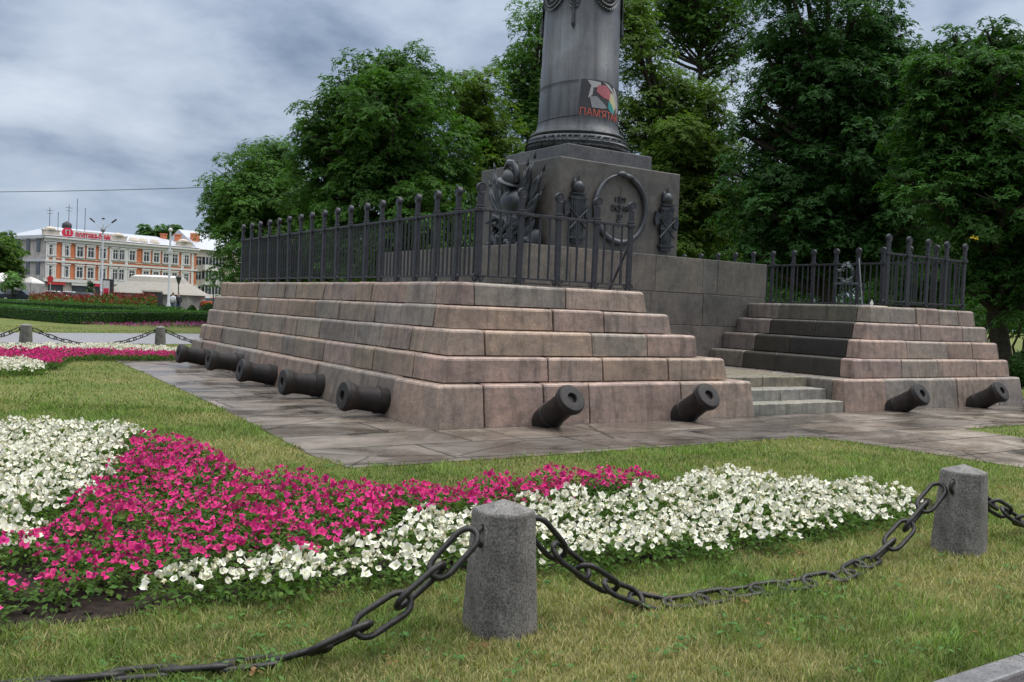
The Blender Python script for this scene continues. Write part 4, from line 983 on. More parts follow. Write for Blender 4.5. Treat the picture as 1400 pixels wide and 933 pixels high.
def tree0(label, depth, base_px, lobes_px, mat, seed, per=13, size=.21, cat='tree', group=None, trunk_r=.28, hue=(1, 1, 1), flat=.75, inner=.25, name='tree', jd=.5, limbs=True):
    rnd = random.Random(seed); b = dep(base_px, 430, depth); e = empty(name, (b[0], b[1], 0)); tag(e, label, cat, group); off = np.array([b[0], b[1], 0]); L_ = []
    for (x, y, r_) in lobes_px:
        rr = r_*depth/F; dd = depth+rnd.uniform(-jd, jd)*rr*2.2+ (0 if rr > 1.6 else rnd.uniform(-1, 1)); c = dep(x, y, dd)-off; L_.append((c, (rr, rr, rr*rnd.uniform(.85, 1.05))))
    v, f, t = crown_arrays(L_, per, size, seed, flat, hue, inner); me = np_mesh('crown', v, None, f, t); me.materials.append(M[mat]); link_mesh('crown', me, e)
    tr = G(); top = sum((l[0] for l in L_))/len(L_); th = max(2.5, top[2]); pts = []; 
    for k in range(9):
        q = k/8; pts.append((top[0]*q**1.5+rnd.uniform(-.08, .08), top[1]*q**1.5+rnd.uniform(-.08, .08), -.1+th*1.15*q))
    tr.tube(pts, [trunk_r*(1.25 if k == 0 else 1)*(1-.1*k) for k in range(9)], 10)
    if limbs:
        for c, rr in L_:
            h0 = max(.32*th, min(c[2]-rr[0]*.4-1.0, th)); q = min(1, h0/(th*1.15)); s0 = Vector((top[0]*q**1.5, top[1]*q**1.5, h0-.1)); s1 = Vector(c); mid = s0.lerp(s1, .5)+Vector((rnd.uniform(-.3, .3), rnd.uniform(-.3, .3), -.25))
            tr.tube([s0, s0.lerp(mid, .6), mid.lerp(s1, .3), s1.lerp(mid, .2), s1], [trunk_r*.45, trunk_r*.36, trunk_r*.3, trunk_r*.2, trunk_r*.08], 7)
            for k in range(5):
                d = Vector((rnd.gauss(0, 1), rnd.gauss(0, 1), rnd.uniform(-.1, 1))).normalized(); m2 = s1+Vector((rnd.uniform(-.2, .2),)*3)
                tr.tube([s1.lerp(mid, .25), m2+d*rr[0]*.45, m2+d*rr[0]*.9], [trunk_r*.16, trunk_r*.1, trunk_r*.03], 5)
    tr.build('trunk', M['bark'], e, smooth=True); return e
def tree(label, depth, base_px, lobes_px, mat, seed, per=13, size=.21, *a, **k):
    fill = k.pop('fill', .6); rnd = random.Random(seed+1000); lobes = list(lobes_px); n = len(lobes)
    for i in range(n):          # smaller boughs between the main ones
        for j in range(i+1, n):
            (x1, y1, r1), (x2, y2, r2) = lobes[i], lobes[j]; dd = math.hypot(x1-x2, y1-y2)
            if dd < (r1+r2)*1.15 and rnd.random() < fill: q = rnd.uniform(.3, .7); lobes.append((x1+(x2-x1)*q, y1+(y2-y1)*q, (r1+r2)*.5*rnd.uniform(.55, .85)))
    return tree0(label, depth, base_px, lobes, mat, seed, per*2.5, size*1.08, *a, **k)
tree('broad chestnut with a rounded dark crown at the left end of the trees', 50, 350, [(335, 255, 48), (365, 235, 48), (312, 300, 36), (392, 275, 52), (350, 315, 55), (300, 268, 24), (382, 222, 34), (415, 330, 55), (335, 365, 38), (300, 310, 22), (440, 380, 60)], 'leaf', 1, 14, .2)
tree('tallest full crowned dark green tree left of the column', 42, 530, [(475, 195, 66), (540, 155, 76), (590, 205, 70), (436, 245, 54), (520, 112, 50), (556, 100, 38), (500, 275, 66), (610, 275, 56), (442, 165, 40), (570, 285, 60), (470, 130, 36), (590, 140, 40), (545, 350, 66), (470, 345, 55), (630, 340, 50), (415, 200, 24)], 'leaf', 2, 14, .21, hue=(.82, .86, .84))
tree('yellow green tree between the tallest tree and the column', 48, 660, [(640, 140, 38), (668, 180, 42), (622, 122, 26), (652, 245, 52), (695, 270, 48), (640, 320, 50), (700, 340, 50), (645, 195, 44), (690, 215, 40), (715, 300, 40), (660, 120, 26)], 'leaf_y', 3, 12, .2)
tree('slender feathery tree standing close behind the column on its left', 54, 730, [(706, 105, 30), (735, 60, 34), (722, 28, 26), (748, 130, 40), (705, 165, 36), (740, 200, 44), (688, 92, 20), (756, 20, 34), (715, 240, 44), (765, 170, 44), (730, 100, 34), (725, 150, 34)], 'leaf_b', 4, 9, .2, hue=(1.2, 1.1, .9), flat=.9)
tree('olive green bushy tree directly right of the column', 44, 920, [(880, 130, 42), (932, 150, 52), (968, 185, 42), (900, 205, 56), (955, 240, 52), (876, 75, 34), (985, 255, 34), (940, 300, 56), (880, 285, 50), (990, 310, 40), (905, 345, 50), (960, 360, 50), (855, 30, 34), (925, 200, 50), (915, 260, 50), (860, 180, 40), (870, 20, 36), (975, 140, 28), (1000, 215, 24), (1010, 280, 26)], 'leaf_y', 5, 14, .2, hue=(.8, .82, .9))
tree('thin crowned tall tree with bare branches against the sky right of the column', 56, 940, [(900, 10, 34), (955, -8, 40), (1008, 15, 26), (948, 52, 28), (995, 75, 20), (886, 55, 26), (975, -60, 50), (1020, 50, 16), (1005, 110, 14), (915, 95, 24), (900, -60, 45), (930, 25, 34), (985, 40, 30), (1020, -10, 34), (965, 30, 30), (915, 60, 30), (940, 0, 36), (970, 95, 22), (1010, 80, 18)], 'leaf_b', 6, 7, .2, hue=(1.25, 1.1, .8), trunk_r=.24, flat=.9, inner=.1)
tree('very tall dark tree on the right whose top leaves the picture', 38, 1130, [(1080, 42, 50), (1150, 35, 58), (1205, 60, 48), (1052, 120, 28), (1128, 125, 62), (1212, 145, 52), (1052, 195, 28), (1098, 235, 60), (1178, 220, 62), (1055, 290, 46), (1120, 315, 56), (1040, 350, 40), (1130, -45, 66), (1072, -40, 44), (1190, -20, 42), (1090, 180, 36), (1190, 300, 50), (1145, 180, 60), (1085, 90, 50), (1170, 90, 55), (1230, 100, 40), (1235, 200, 46), (1150, 270, 60), (1070, 250, 40), (1160, 360, 55), (1230, 270, 50), (1090, 340, 50), (1230, 350, 50), (1250, 150, 44), (1260, 230, 50), (1240, 310, 50), (1020, 240, 40), (1020, 300, 40), (1010, 180, 22), (1100, 380, 50), (1040, 60, 22), (1030, 150, 24)], 'leaf_b', 7, 13, .2, trunk_r=.36, hue=(.72, .76, .82))
tree('dense layered chestnut at the right picture edge', 30, 1370, [(1282, 88, 34), (1345, 95, 50), (1405, 100, 55), (1268, 150, 36), (1340, 170, 60), (1412, 200, 62), (1300, 230, 50), (1375, 285, 58), (1320, 300, 42), (1410, 350, 56), (1345, 350, 46), (1470, 150, 80), (1480, 300, 80), (1255, 95, 20), (1305, 60, 26), (1365, 50, 30), (1310, 120, 45), (1370, 140, 55), (1290, 180, 45), (1330, 235, 50), (1400, 250, 60), (1360, 220, 50), (1280, 270, 40), (1395, 390, 40), (1260, 190, 40), (1250, 250, 40), (1265, 110, 34), (1330, 400, 34), (1430, 410, 50)], 'leaf', 8, 16, .2, trunk_r=.34, hue=(.6, .7, .72), flat=.62)
# darker rows of the park behind them
BKT = [(430, 66, 130), (560, 64, 150), (690, 68, 110), (820, 62, 130), (905, 70, 140), (1010, 60, 140), (1100, 58, 150), (1210, 56, 160), (1310, 60, 150), (1420, 58, 160), (1260, 46, 110), (380, 62, 110), (1530, 50, 170)]
for k, (x, d, hgt) in enumerate(BKT):
    rnd = random.Random(90+k); L_ = []; R0 = 40+hgt*.12
    for j in range(9):
        yb = 400-hgt*(j/8)*.95; L_.append((x+rnd.uniform(-42, 42)*(1-.4*j/8), yb+rnd.uniform(-12, 12), R0*rnd.uniform(.75, 1.05)*(1-.3*j/8)))
    tree('shaded park tree deep behind the monument among many others', d, x, L_, ('leaf', 'leaf_b')[k % 2], 300+k, 8, .24, group='shaded park trees behind the monument', hue=(.75, .8, .8), limbs=False)
for k, (x, d, r_) in enumerate(((470, 58, 40), (620, 57, 44), (760, 56, 40), (900, 55, 44), (1000, 54, 40), (1090, 52, 42), (1180, 50, 44), (1270, 48, 40), (1490, 44, 50), (1400, 46, 44), (1388, 33, 30), (1340, 42, 34), (1372, 50, 44), (1330, 56, 44), (1440, 40, 40), (1350, 52, 36), (360, 58, 36))):
    y0 = 425+ (x-700)*.041
    tree('dark undergrowth bush beneath the park trees', d, x, [(x-28, y0-20, r_*.8), (x+20, y0-26, r_), (x+50, y0-12, r_*.7)], 'leaf', 400+k, 8, .2, 'bush', 'undergrowth bushes beneath the park trees', .06, (.6, .7, .7), name='bush', limbs=False)
# single yellow leaf cluster at the right
q = G(); c = dep(1333, 325, 27.5)
for k in range(14):
    d = Vector((random.gauss(0, 1), random.gauss(0, 1), random.gauss(0, .7))).normalized()*.07; s_ = d.orthogonal().normalized()*.035; p = Vector(c)+d*random.uniform(.2, 1.1)
    q.add([p, p+d*.6+s_, p+d*1.5, p+d*.6-s_], [(0, 1, 2, 3)])
tag(q.build('yellow_leaves', M['yleaf'], None), 'small cluster of yellow leaves on the dark right tree', 'leaves')
# trees at the far left and behind the brick building
tree('dark tree at the left picture edge beside the brick building', 120, 5, [(0, 350, 26), (18, 345, 16), (-25, 345, 30), (5, 372, 24), (22, 368, 10), (-20, 380, 30), (8, 328, 12)], 'leaf_y', 31, 6, .45, hue=(.6, .7, .7))
tree('pale willow leaved bush in front of the brick building at far left', 105, 17, [(16, 384, 11), (8, 392, 10), (25, 391, 8), (16, 376, 6)], 'leaf_b', 32, 7, .3, cat='bush', hue=(1.8, 1.5, 1.6), name='bush', trunk_r=.08)
for x0, lab, sd in ((198, 'left one of the poplar crowns above the brick building roof', 33), (220, 'middle one of the poplar crowns above the brick building roof', 34), (240, 'right one of the poplar crowns above the brick building roof', 35)):
    tree(lab, 230, x0, [(x0, 315, 9), (x0-6, 325, 9), (x0+6, 325, 9), (x0, 340, 11), (x0, 360, 11), (x0, 380, 9)], 'leaf', sd, 3, .7, group='poplars behind the brick building', hue=(.9, .95, 1.1), limbs=False)
tree('small dark conifer in front of the brick building', 112, 123, [(123, 387, 3.2), (123, 393, 4.6), (123, 399, 5.6), (123, 404, 6)], 'thuja', 36, 14, .2, hue=(.5, .7, .8), trunk_r=.06, limbs=False)
def shrub(label, x, ybase, w, h, d, seed):
    e = empty('shrub', g(x, ybase)); c0 = dep(x, 440, d); e.location = (c0[0], c0[1], 0); tag(e, label, 'shrub', 'clipped shrubs in front of the dome tent')
    r = np.random.RandomState(seed); W = w*d/F/2; Hh = h*d/F; n = 2600; u = r.normal(0, 1, (n, 3)); u /= np.linalg.norm(u, axis=1, keepdims=True)
    prof = np.where(u[:, 2] > 0, 1-.35*u[:, 2], 1); p = u*np.array([W, W, Hh/2])*r.uniform(.8, 1.04, (n, 1)); p[:, :2] *= prof[:, None]; p[:, 2] += Hh/2+.05
    v, f = leaf_cards(p, u+r.normal(0, .4, (n, 3)), u*.5+r.normal(0, .5, (n, 3))+np.array([0, 0, .8]), r.uniform(.07, .15, n), .6, .1); t = np.repeat(r.uniform(.6, 1.3, n), 4); me = np_mesh('foliage', v, None, f, np.stack([t, t, t], 1)); me.materials.append(M['thuja']); link_mesh('foliage', me, e)
    q = G(); q.sph((0, 0, Hh*.5), (W*.75, W*.75, Hh*.42), 12, 8); q.bar((0, 0, -.05), (0, 0, Hh*.4), .06, 8); q.build('stem', M['hcore'], e, smooth=True)
shrub('narrow clipped shrub left of the tent entrance', 202, 418, 11, 17, 62, 1); shrub('round clipped shrub before the tent entrance', 220, 418, 20, 17, 60, 2)
shrub('slim clipped shrub right of the two people', 262, 420, 14, 18, 60, 3); shrub('large round clipped shrub beside the platform steps', 285, 422, 27, 23, 58, 4)
e = empty('shrub'); shrub_r = dep(1402, 470, 21); shrub('rounded green shrub at the right picture edge beyond the platform', 1400, 490, 34, 46, 25, 5)

# ------------------------------------------------------------------ hedges and far flower strips
def hedge(label, a, b, wid, hgt, seed):
    a = np.array(a[:2]); b = np.array(b[:2]); d = b-a; L_ = np.hypot(*d); d /= L_; nrm = np.array([-d[1], d[0]]); e = empty('box_hedge', (a[0], a[1], 0)); tag(e, label, 'hedge')
    q = G(); q.box((*(d*L_/2), hgt*.48), (L_-.3, wid-.14, hgt*.96-.08), math.atan2(d[1], d[0])); q.build('branches', M['hcore'], e)
    r = np.random.RandomState(seed); n = int(L_*(wid+2*hgt)*330); s = r.uniform(0, wid+2*hgt, n); u = r.uniform(0, L_, n); P = np.zeros((n, 3)); N_ = np.zeros((n, 3))
    f_ = s < hgt; t_ = (s >= hgt) & (s < hgt+wid); b_ = s >= hgt+wid
    off = np.where(f_, -wid/2, np.where(b_, wid/2, s-hgt-wid/2)); z = np.where(f_, s, np.where(b_, s-hgt-wid, hgt)); z = z+.035*vnoise(np.stack([u*1.5, off*2], 1), 1.7, seed)*(t_)
    P[:, :2] = d*u[:, None]+nrm*off[:, None]; P[:, 2] = z; N_[f_, :2] = -nrm; N_[b_, :2] = nrm; N_[t_, 2] = 1; P += r.normal(0, .022, (n, 3))
    m = int(wid*hgt*700); Pe = np.zeros((m, 3)); ee = r.randint(0, 2, m); Pe[:, :2] = d*(ee*L_)[:, None]+nrm*r.uniform(-wid/2, wid/2, m)[:, None]; Pe[:, 2] = r.uniform(0, hgt, m); Ne = np.zeros((m, 3)); Ne[:, :2] = d*(ee*2-1)[:, None]
    P = np.concatenate([P, Pe+r.normal(0, .02, (m, 3))]); N_ = np.concatenate([N_, Ne]); n += m
    v, f = leaf_cards(P, N_+r.normal(0, .5, (n, 3)), r.normal(0, .5, (n, 3))+N_*.4+np.array([0, 0, .5]), r.uniform(.05, .1, n), .6, .1); t = np.repeat(r.uniform(.6, 1.35, n), 4); me = np_mesh('leaves', v, None, f, np.stack([t, t, t], 1)); me.materials.append(M['hedge']); link_mesh('leaves', me, e)
hedge('front clipped box hedge running along the far lawn', g(98, 443), g(228, 441), 1.3, .62, 1)
hedge('clipped box hedge coming in from the left picture edge', g(-60, 428), g(98, 442), 1.3, .62, 2)
hedge('short clipped box hedge beside the foot of the platform', g(240, 441.5), g(330, 443), 1.3, .62, 3)
hedge('back clipped box hedge beneath the red flowers', dep(-60, 430, 66), dep(240, 430, 60), 2.0, .72, 4)
hedge('clipped box hedge farther back at right below the shrubs', dep(200, 430, 56), dep(330, 430, 55), 2.2, .62, 5)
def mass(name, label, poly, n, h0, h1, sz, mats, seed, grn=.4):
    r = np.random.RandomState(seed); p = np.array(poly)[:, :2]; q = r.uniform(p.min(0), p.max(0), (n*4, 2)); q = q[inpoly(q, p)][:n]; n = len(q); e = empty(name, (0, 0, 0)); tag(e, label, 'flowers', kind='stuff')
    k = r.uniform(0, 1, n) < grn
    for nm, sel, mt in (('foliage', k, 'hedge'), ('blossoms', ~k, mats)):
        m = sel.sum(); bumps = .45+.75*vnoise(q[sel], .45, seed+4); z = (r.uniform(h0*.3, h1*.8, m) if nm == 'foliage' else r.uniform(h0, h1, m))*bumps; P = np.stack([q[sel, 0], q[sel, 1], z], 1)
        v, f = leaf_cards(P, r.normal(0, 1, (m, 3)), r.normal(0, .4, (m, 3))+np.array([0, 0, 1]), r.uniform(.6, 1.4, m)*sz, .55, .1); t = np.repeat(r.uniform(.6, 1.3, m), 4); me = np_mesh(nm, v, None, f, np.stack([t, t, t], 1)); me.materials.append(M[mt]); link_mesh(nm, me, e)
mass('salvia_bed', 'red salvias flowering on the mound behind the box hedges', [dep(40, 430, 92)[:2], dep(215, 430, 86)[:2], dep(210, 430, 68)[:2], dep(130, 430, 68)[:2], dep(40, 430, 76)[:2]], 17000, .4, 1.4, .2, 'red', 1, .68)
mass('petunia_strip', 'purple petunia strip along the front of the far hedge', pp([(105, 445), (300, 446), (300, 450), (180, 447.5)]), 1500, .05, .2, .09, 'purple', 2, .4)

# ------------------------------------------------------------------ street furniture and people
def lantern(x, d, label):
    c = dep(x, 430, d); e = empty('street_lantern', (c[0], c[1], 0)); tag(e, label, 'street lamp', 'lantern lamps by the tent'); q = G(); q.lathe([(.16, 0), (.16, .25), (.09, .35), (.065, .5), (.05, 2.6), (.1, 2.65), (.05, 2.72)], 12); q.build('pole', M['iron'], e, smooth=True, auto=40)
    q = G(); q.lathe([(.1, 2.72), (.28, 3.3), (.26, 3.32), (.09, 2.74)], 8); q.build('lamp_glass', M['glass'], e); q = G(); q.lathe([(.34, 3.32), (.3, 3.4), (.1, 3.52), (.02, 3.62)], 8); q.build('lamp_cap', M['dark'], e)
lantern(243, 92, 'dark lantern lamp post in front of the tent roof'); lantern(291, 92, 'dark lantern lamp post in front of the pale apartment block')
c = dep(138, 430, 118); e = empty('street_lamp', (c[0], c[1], 0)); tag(e, 'tall grey street lamp with three spread arms before the brick facade', 'street lamp')
q = G(); q.lathe([(.3, 0), (.26, .5), (.2, .6), (.1, 9.3), (.1, 9.4)], 12); q.build('pole', M['lgrey'], e, smooth=True, auto=40); q = G(); q.sph((0, 0, 9.5), (.3, .3, .3)); q.build('hub', M['grey'], e, smooth=True)
rt = Vector((B[0, 0], B[1, 0], 0)).normalized()
for sg in (-1, 0, 1):
    p1 = Vector((0, 0, 9.5)); p2 = p1+rt*sg*1.2+Vector((0, 0, 1.05+.25*(sg == 0))); q = G(); q.bar(p1, p2, .045, 8); a = q.build('arm', M['lgrey'], e, smooth=True); q = G(); q.box((0, 0, 0), (.75 if sg else .35, .26, .16)); q.xf(Matrix.Translation(p2+rt*sg*.2+Vector((0, 0, .15))) @ rt.to_track_quat('X', 'Z').to_matrix().to_4x4() @ Matrix.Rotation(R(-38*sg), 4, 'Y')); q.build('lamp_head', M['dark'], a, bevel=.03)
c = dep(230, 430, 108); e = empty('street_lamp', (c[0], c[1], 0)); tag(e, 'tall slim grey mast with one round lamp beside the tent entrance', 'street lamp')
q = G(); q.lathe([(.26, 0), (.22, .5), (.16, .6), (.1, 9.0)], 12); q.build('pole', M['lgrey'], e, smooth=True, auto=40); q = G(); q.sph((0, 0, 9.15), .24); q.build('lamp_head', M['tent2'], e, smooth=True); q = G(); q.box((0, 0, 6.6), (.5, .35, .5)); q.build('box', M['lgrey'], e, bevel=.03)
# tram wire
q = G(); q.tube([tuple(dep(-120+470*k/20, 263.5-9.5*(k/20)+2.2*math.sin(k/20*math.pi), 62)) for k in range(21)], .022, 5); tag(q.build('overhead_wire', M['dark'], None), 'thin overhead wire crossing the sky at the left', 'wire')
# dome tent
c = dep(215, 430, 118); e = empty('dome_tent', (c[0], c[1], 0), math.atan2(rt.y, rt.x)); tag(e, 'wide pale beige pavilion tent with a flat topped sloping roof', 'tent')
q = G(); n = 10; vs = []
for rx, ry, z in ((6.6, 5.2, 1.6), (6.4, 5, 1.75), (3.9, 3.0, 3.1), (3.3, 2.5, 3.75), (2.6, 2.0, 3.95), (0, 0, 4.0)):
    for k in range(n): vs.append((rx*math.cos(2*math.pi*(k+.5)/n), ry*math.sin(2*math.pi*(k+.5)/n), z))
q.add(vs[:4*n], [(i*n+k, i*n+(k+1) % n, (i+1)*n+(k+1) % n, (i+1)*n+k) for i in range(3) for k in range(n)]); q.build('roof', M['tent'], e)
q = G(); q.add(vs[3*n:5*n]+[(0, 0, 4.0)], [(k, (k+1) % n, n+(k+1) % n, n+k) for k in range(n)]+[(n+k, n+(k+1) % n, 2*n) for k in range(n)]); q.build('roof_top', M['tent2'], e)
q = G(); q.lathe([(6.0, 0), (6.1, 1.6)], 10); q.xf(Matrix.Diagonal((1, .78, 1, 1))); q.build('side_wall', M['tent'], e)
q = G(); q.box((1.3, -4.85, .95), (2.2, .5, 1.8)); q.build('entrance', M['dark'], e); q = G(); q.box((.1, -5.15, .95), (.2, .1, 1.9)); q.box((1.3, -5.15, 1.95), (2.6, .12, .14)); q.build('entrance_frame', M['cream'], e)
# small parasols and stall at the far left
c = dep(2, 430, 112); e = empty('market_tent', (c[0], c[1], 0)); tag(e, 'small pale pyramid market tent at the left picture edge', 'tent'); q = G(); q.lathe([(2.2, 2.2), (2.2, 2.4), (1.2, 2.95), (.05, 3.4)], 4); q.build('canopy', M['tent2'], e)
for a in range(4):
    q = G(); q.bar((2.1*math.cos(a*math.pi/2), 2.1*math.sin(a*math.pi/2), 0), (2.1*math.cos(a*math.pi/2), 2.1*math.sin(a*math.pi/2), 2.3), .04, 6); q.build('leg', M['lgrey'], e)
c = dep(41, 430, 122); e = empty('parasol', (c[0], c[1], 0)); tag(e, 'off white cafe parasol at the corner of the brick building', 'parasol'); q = G(); q.lathe([(1.7, 2.3), (1.65, 2.45), (.8, 2.9), (.03, 3.2)], 8); q.build('canopy', M['tent2'], e); q = G(); q.bar((0, 0, 0), (0, 0, 3.2), .03, 6); q.build('pole', M['grey'], e)
# round no-entry like sign and advertising pillar
c = dep(68, 430, 108); e = empty('round_sign', (c[0], c[1], 0), math.atan2(rt.y, rt.x)); tag(e, 'plain red round road sign on a thin post before the shops', 'sign'); q = G(); q.bar((0, 0, 0), (0, 0, 3.0), .035, 6); q.build('post', M['lgrey'], e)
q = G(); q.lathe([(0, 0), (.36, 0), (.38, .02), (.36, .04), (0, .04)], 20, Matrix.Translation((0, -.04, 2.85)) @ Matrix.Rotation(R(90), 4, 'X')); q.build('disc', M['redp'], e)
c = dep(147, 430, 114); e = empty('advertising_pillar', (c[0], c[1], 0), math.atan2(rt.y, rt.x)); tag(e, 'advertising pillar with a white and red poster beside the lamp post', 'advertising pillar'); q = G(); q.box((0, 0, 1.6), (1.3, .35, 3.2)); q.build('body', M['dark'], e, bevel=.03)
q = G(); q.box((-.15, -.19, 1.75), (.8, .03, 2.5)); pz = q.build('poster', M['tent2'], e); q = G(); q.box((-.15, -.215, 1.6), (.65, .02, .9)); q.build('red_panel', M['signred'], pz)
def car(x, d, rz, paint, label):
    c = dep(x, 430, d); e = empty('parked_car', (c[0], c[1], 0), math.atan2(rt.y, rt.x)+rz); tag(e, label, 'car', 'cars along the far street')
    def lo(st, W):
        vs = []; n = len(st)
        for s_, inset in ((-1, 1), (1, 1)):
            for (xx, zz, w) in st: vs.append((xx, s_*w, zz))
        return vs, [tuple(range(n-1, -1, -1)), tuple(range(n, 2*n))]+[(i, (i+1) % n, n+(i+1) % n, n+i) for i in range(n)]
    q = G(); q.add(*lo([(-2.1, .35, .8), (2.1, .35, .8), (2.2, .5, .84), (2.15, .78, .84), (1.1, .93, .84), (-1.6, .95, .84), (-2.15, .85, .84), (-2.2, .5, .84)], .84)); q.build('body', M[paint], e, bevel=.05)
    q = G(); q.add(*lo([(-1.65, .93, .76), (1.05, .92, .76), (.4, 1.36, .6), (-1.05, 1.38, .6)], .7)); q.build('window', M['glass'], e, bevel=.03)
    q = G(); q.add(*lo([(-1.15, 1.36, .6), (.42, 1.35, .6), (.3, 1.43, .56), (-1.0, 1.45, .56)], .7)); q.build('roof', M[paint], e, bevel=.02)
    for sx in (-1.3, 1.35):
        for sy in (-.76, .76):
            q = G(); q.lathe([(.0, -.1), (.3, -.1), (.33, -.06), (.33, .06), (.3, .1), (.0, .1)], 18, Matrix.Translation((sx, sy, .33)) @ Matrix.Rotation(R(90), 4, 'X')); w = q.build('wheel', M['tyre'], e); q = G(); q.lathe([(.0, -.11), (.19, -.11), (.19, .11), (0, .11)], 12, Matrix.Translation((sx, sy, .33)) @ Matrix.Rotation(R(90), 4, 'X')); q.build('rim', M['lgrey'], w)
car(28, 106, .05, 'blue', 'dark blue car at the left picture edge beyond the hedges'); car(-12, 107, .0, 'dark', 'dark car half outside the left picture edge')
car(76, 128, .1, 'carw', 'white car in front of the shops left of the conifer'); car(98, 131, .1, 'carw', 'silver white car close left of the conifer'); car(118, 104, -.1, 'dark', 'dark grey car beyond the red salvias near the pillar')
car(300, 118, .0, 'orange', 'orange car near the platform edge before the apartment block'); car(284, 126, .2, 'carw', 'white car before the apartment block beside the lantern')
def person(x, d, top, label, turn=0):
    c = dep(x, 430, d); e = empty('person', (c[0], c[1], 0), math.atan2(rt.y, rt.x)+turn); tag(e, label, 'person')
    def skin(name, J, E, mat, parent, sub=1):
        me = bpy.data.meshes.new(name); me.from_pydata([j[0] for j in J], E, []); o = link_mesh(name, me, parent, M[mat]); m = o.modifiers.new('skin', 'SKIN'); 
        for v, j in zip(me.skin_vertices[0].data if me.skin_vertices else [], J): v.radius = (j[1], j[2])
        if not me.skin_vertices:
            bpy.context.view_layer.objects.active = o
        s_ = o.modifiers.new('sub', 'SUBSURF'); s_.levels = sub; s_.render_levels = sub; m.use_smooth_shade = True; return o
    def body(parts, name, mat, parent):   # lofted tubes joined into one mesh
        q = G()
        for pts, rad in parts: q.tube(pts, rad, 10)
        o = q.build(name, M[mat], parent, smooth=True); r_ = o.modifiers.new('remesh', 'REMESH'); r_.mode = 'VOXEL'; r_.voxel_size = .022; r_.use_smooth_shade = True; return o
    legs = [([(s*.1, .0, .92), (s*.105, -.02*s, .5), (s*.11, .04*s, .08)], [.1, .065, .045]) for s in (-1, 1)]
    feet = [([(s*.11, .08, .05), (s*.12, -.13, .04)], [.05, .04]) for s in (-1, 1)]
    arms = [([(s*.19, 0, 1.42), (s*.25, .02, 1.15), (s*.24, -.1, .9), (s*.24, -.13, .8)], [.06, .048, .036, .035]) for s in (-1, 1)]
    body(legs+feet+arms+[([(0, 0, .88), (0, 0, 1.1), (0, 0, 1.4), (0, 0, 1.48), (0, -.01, 1.55)], [.15, .14, .17, .1, .06]), ([(0, -.01, 1.5), (0, -.02, 1.58), (0, -.02, 1.66), (0, -.01, 1.75)], [.06, .09, .1, .06])], 'body', 'skin', e)
    q = G()
    for pts, rad in [(p[:-1], [a+.015 for a in r_[:-1]]) for p, r_ in arms]+[([(0, 0, .86), (0, 0, 1.1), (0, 0, 1.4), (0, 0, 1.47)], [.175, .16, .185, .115])]: q.tube(pts, rad, 10)
    q.build('jacket', M[top], e, smooth=True)
    q = G()
    for pts, rad in legs: q.tube(pts, [a+.02 for a in rad], 10)
    q.build('trousers', M['denim'], e, smooth=True)
    q = G(); q.sph((0, .01, 1.69), (.1, .11, .1)); q.build('hair', M['hair'], e, smooth=True)
person(236, 84, 'shirt', 'person in a pale shirt standing before the tent, left of the other', 2.8); person(243.5, 85, 'jacket', 'person in a dark jacket standing before the tent, right of the other', .4)

# ------------------------------------------------------------------ buildings
class Facade:
    """local frame: u along the front, w outwards, z up; lookup from picture columns through the wall plane"""
    def __init__(s, pa, da, pb, db):
        s.a = Vector(dep(pa, 430, da)); s.a.z = 0; s.b = Vector(dep(pb, 430, db)); s.b.z = 0; s.L = (s.b-s.a).length; s.u = (s.b-s.a).normalized(); s.w = Vector((s.u.y, -s.u.x, 0)); s.rz = math.atan2(s.u.y, s.u.x)
    def uz(s, x, y):
        r = Vector(ray(x, y)); o = Vector(CAM); t = (s.a-o).dot(s.w)/r.dot(s.w); p = o+r*t; return (p-s.a).dot(s.u), p.z
def win(e, uc, z0, z1, w, arch=False, sur='wwhite', mar=.28, frame='wwhite', sill=True, mull=1, proud=.0):
    q = G(); zt = z1+mar
    # surround as four pieces round the opening
    q.box((uc-w/2-mar/2, -.09-proud, (z0+zt)/2), (mar, .18, zt-z0)); q.box((uc+w/2+mar/2, -.09-proud, (z0+zt)/2), (mar, .18, zt-z0)); q.box((uc, -.10-proud, z1+mar/2), (w-.004, .2, mar)); q.box((uc, -.13-proud, zt+.1), (w+2*mar+.2, .26, .2))
    if sill: q.box((uc, -.12-proud, z0-.1), (w+2*mar+.1, .24, .2)); q.box((uc, -.05-proud, z0-.34), (w+1.2*mar, .1, .3))
    f = q.build('window', M[sur], e)
    q = G(); q.box((uc, -.02-proud, (z0+z1)/2), (w, .03, z1-z0)); q.build('pane', M['glass'], f)
    q = G(); t = .09
    for du in ([-w/2+t/2, w/2-t/2]+[w*(k+1)/(mull+1)-w/2 for k in range(mull)]): q.box((uc+du, -.06-proud, (z0+z1)/2), (t, .06, z1-z0))
    q.box((uc, -.062-proud, z0+(z1-z0)*.68), (w, .05, t)); q.box((uc, -.062-proud, z1-t/2), (w, .05, t)); q.build('frame', M[frame], f)
    if arch:
        q = G(); r_ = w/2+.02; pts = []
        for k in range(9): a = math.pi*k/8; pts.append((uc+r_*math.cos(a), z1-r_+r_*math.sin(a)))
        for sg, rng in ((1, range(0, 5)), (-1, range(4, 9))):
            poly = [pts[k] for k in rng]+([(uc, z1+.02), (uc+r_, z1+.02)] if sg > 0 else [(uc-r_, z1+.02)])
            n = len(poly); q.add([(x_, -.11-proud, z_) for x_, z_ in poly]+[(x_, -.035-proud, z_) for x_, z_ in poly], [tuple(range(n-1, -1, -1)), tuple(range(n, 2*n))]+[(i, (i+1) % n, n+(i+1) % n, n+i) for i in range(n)])
        q.build('arch', M[sur], f)
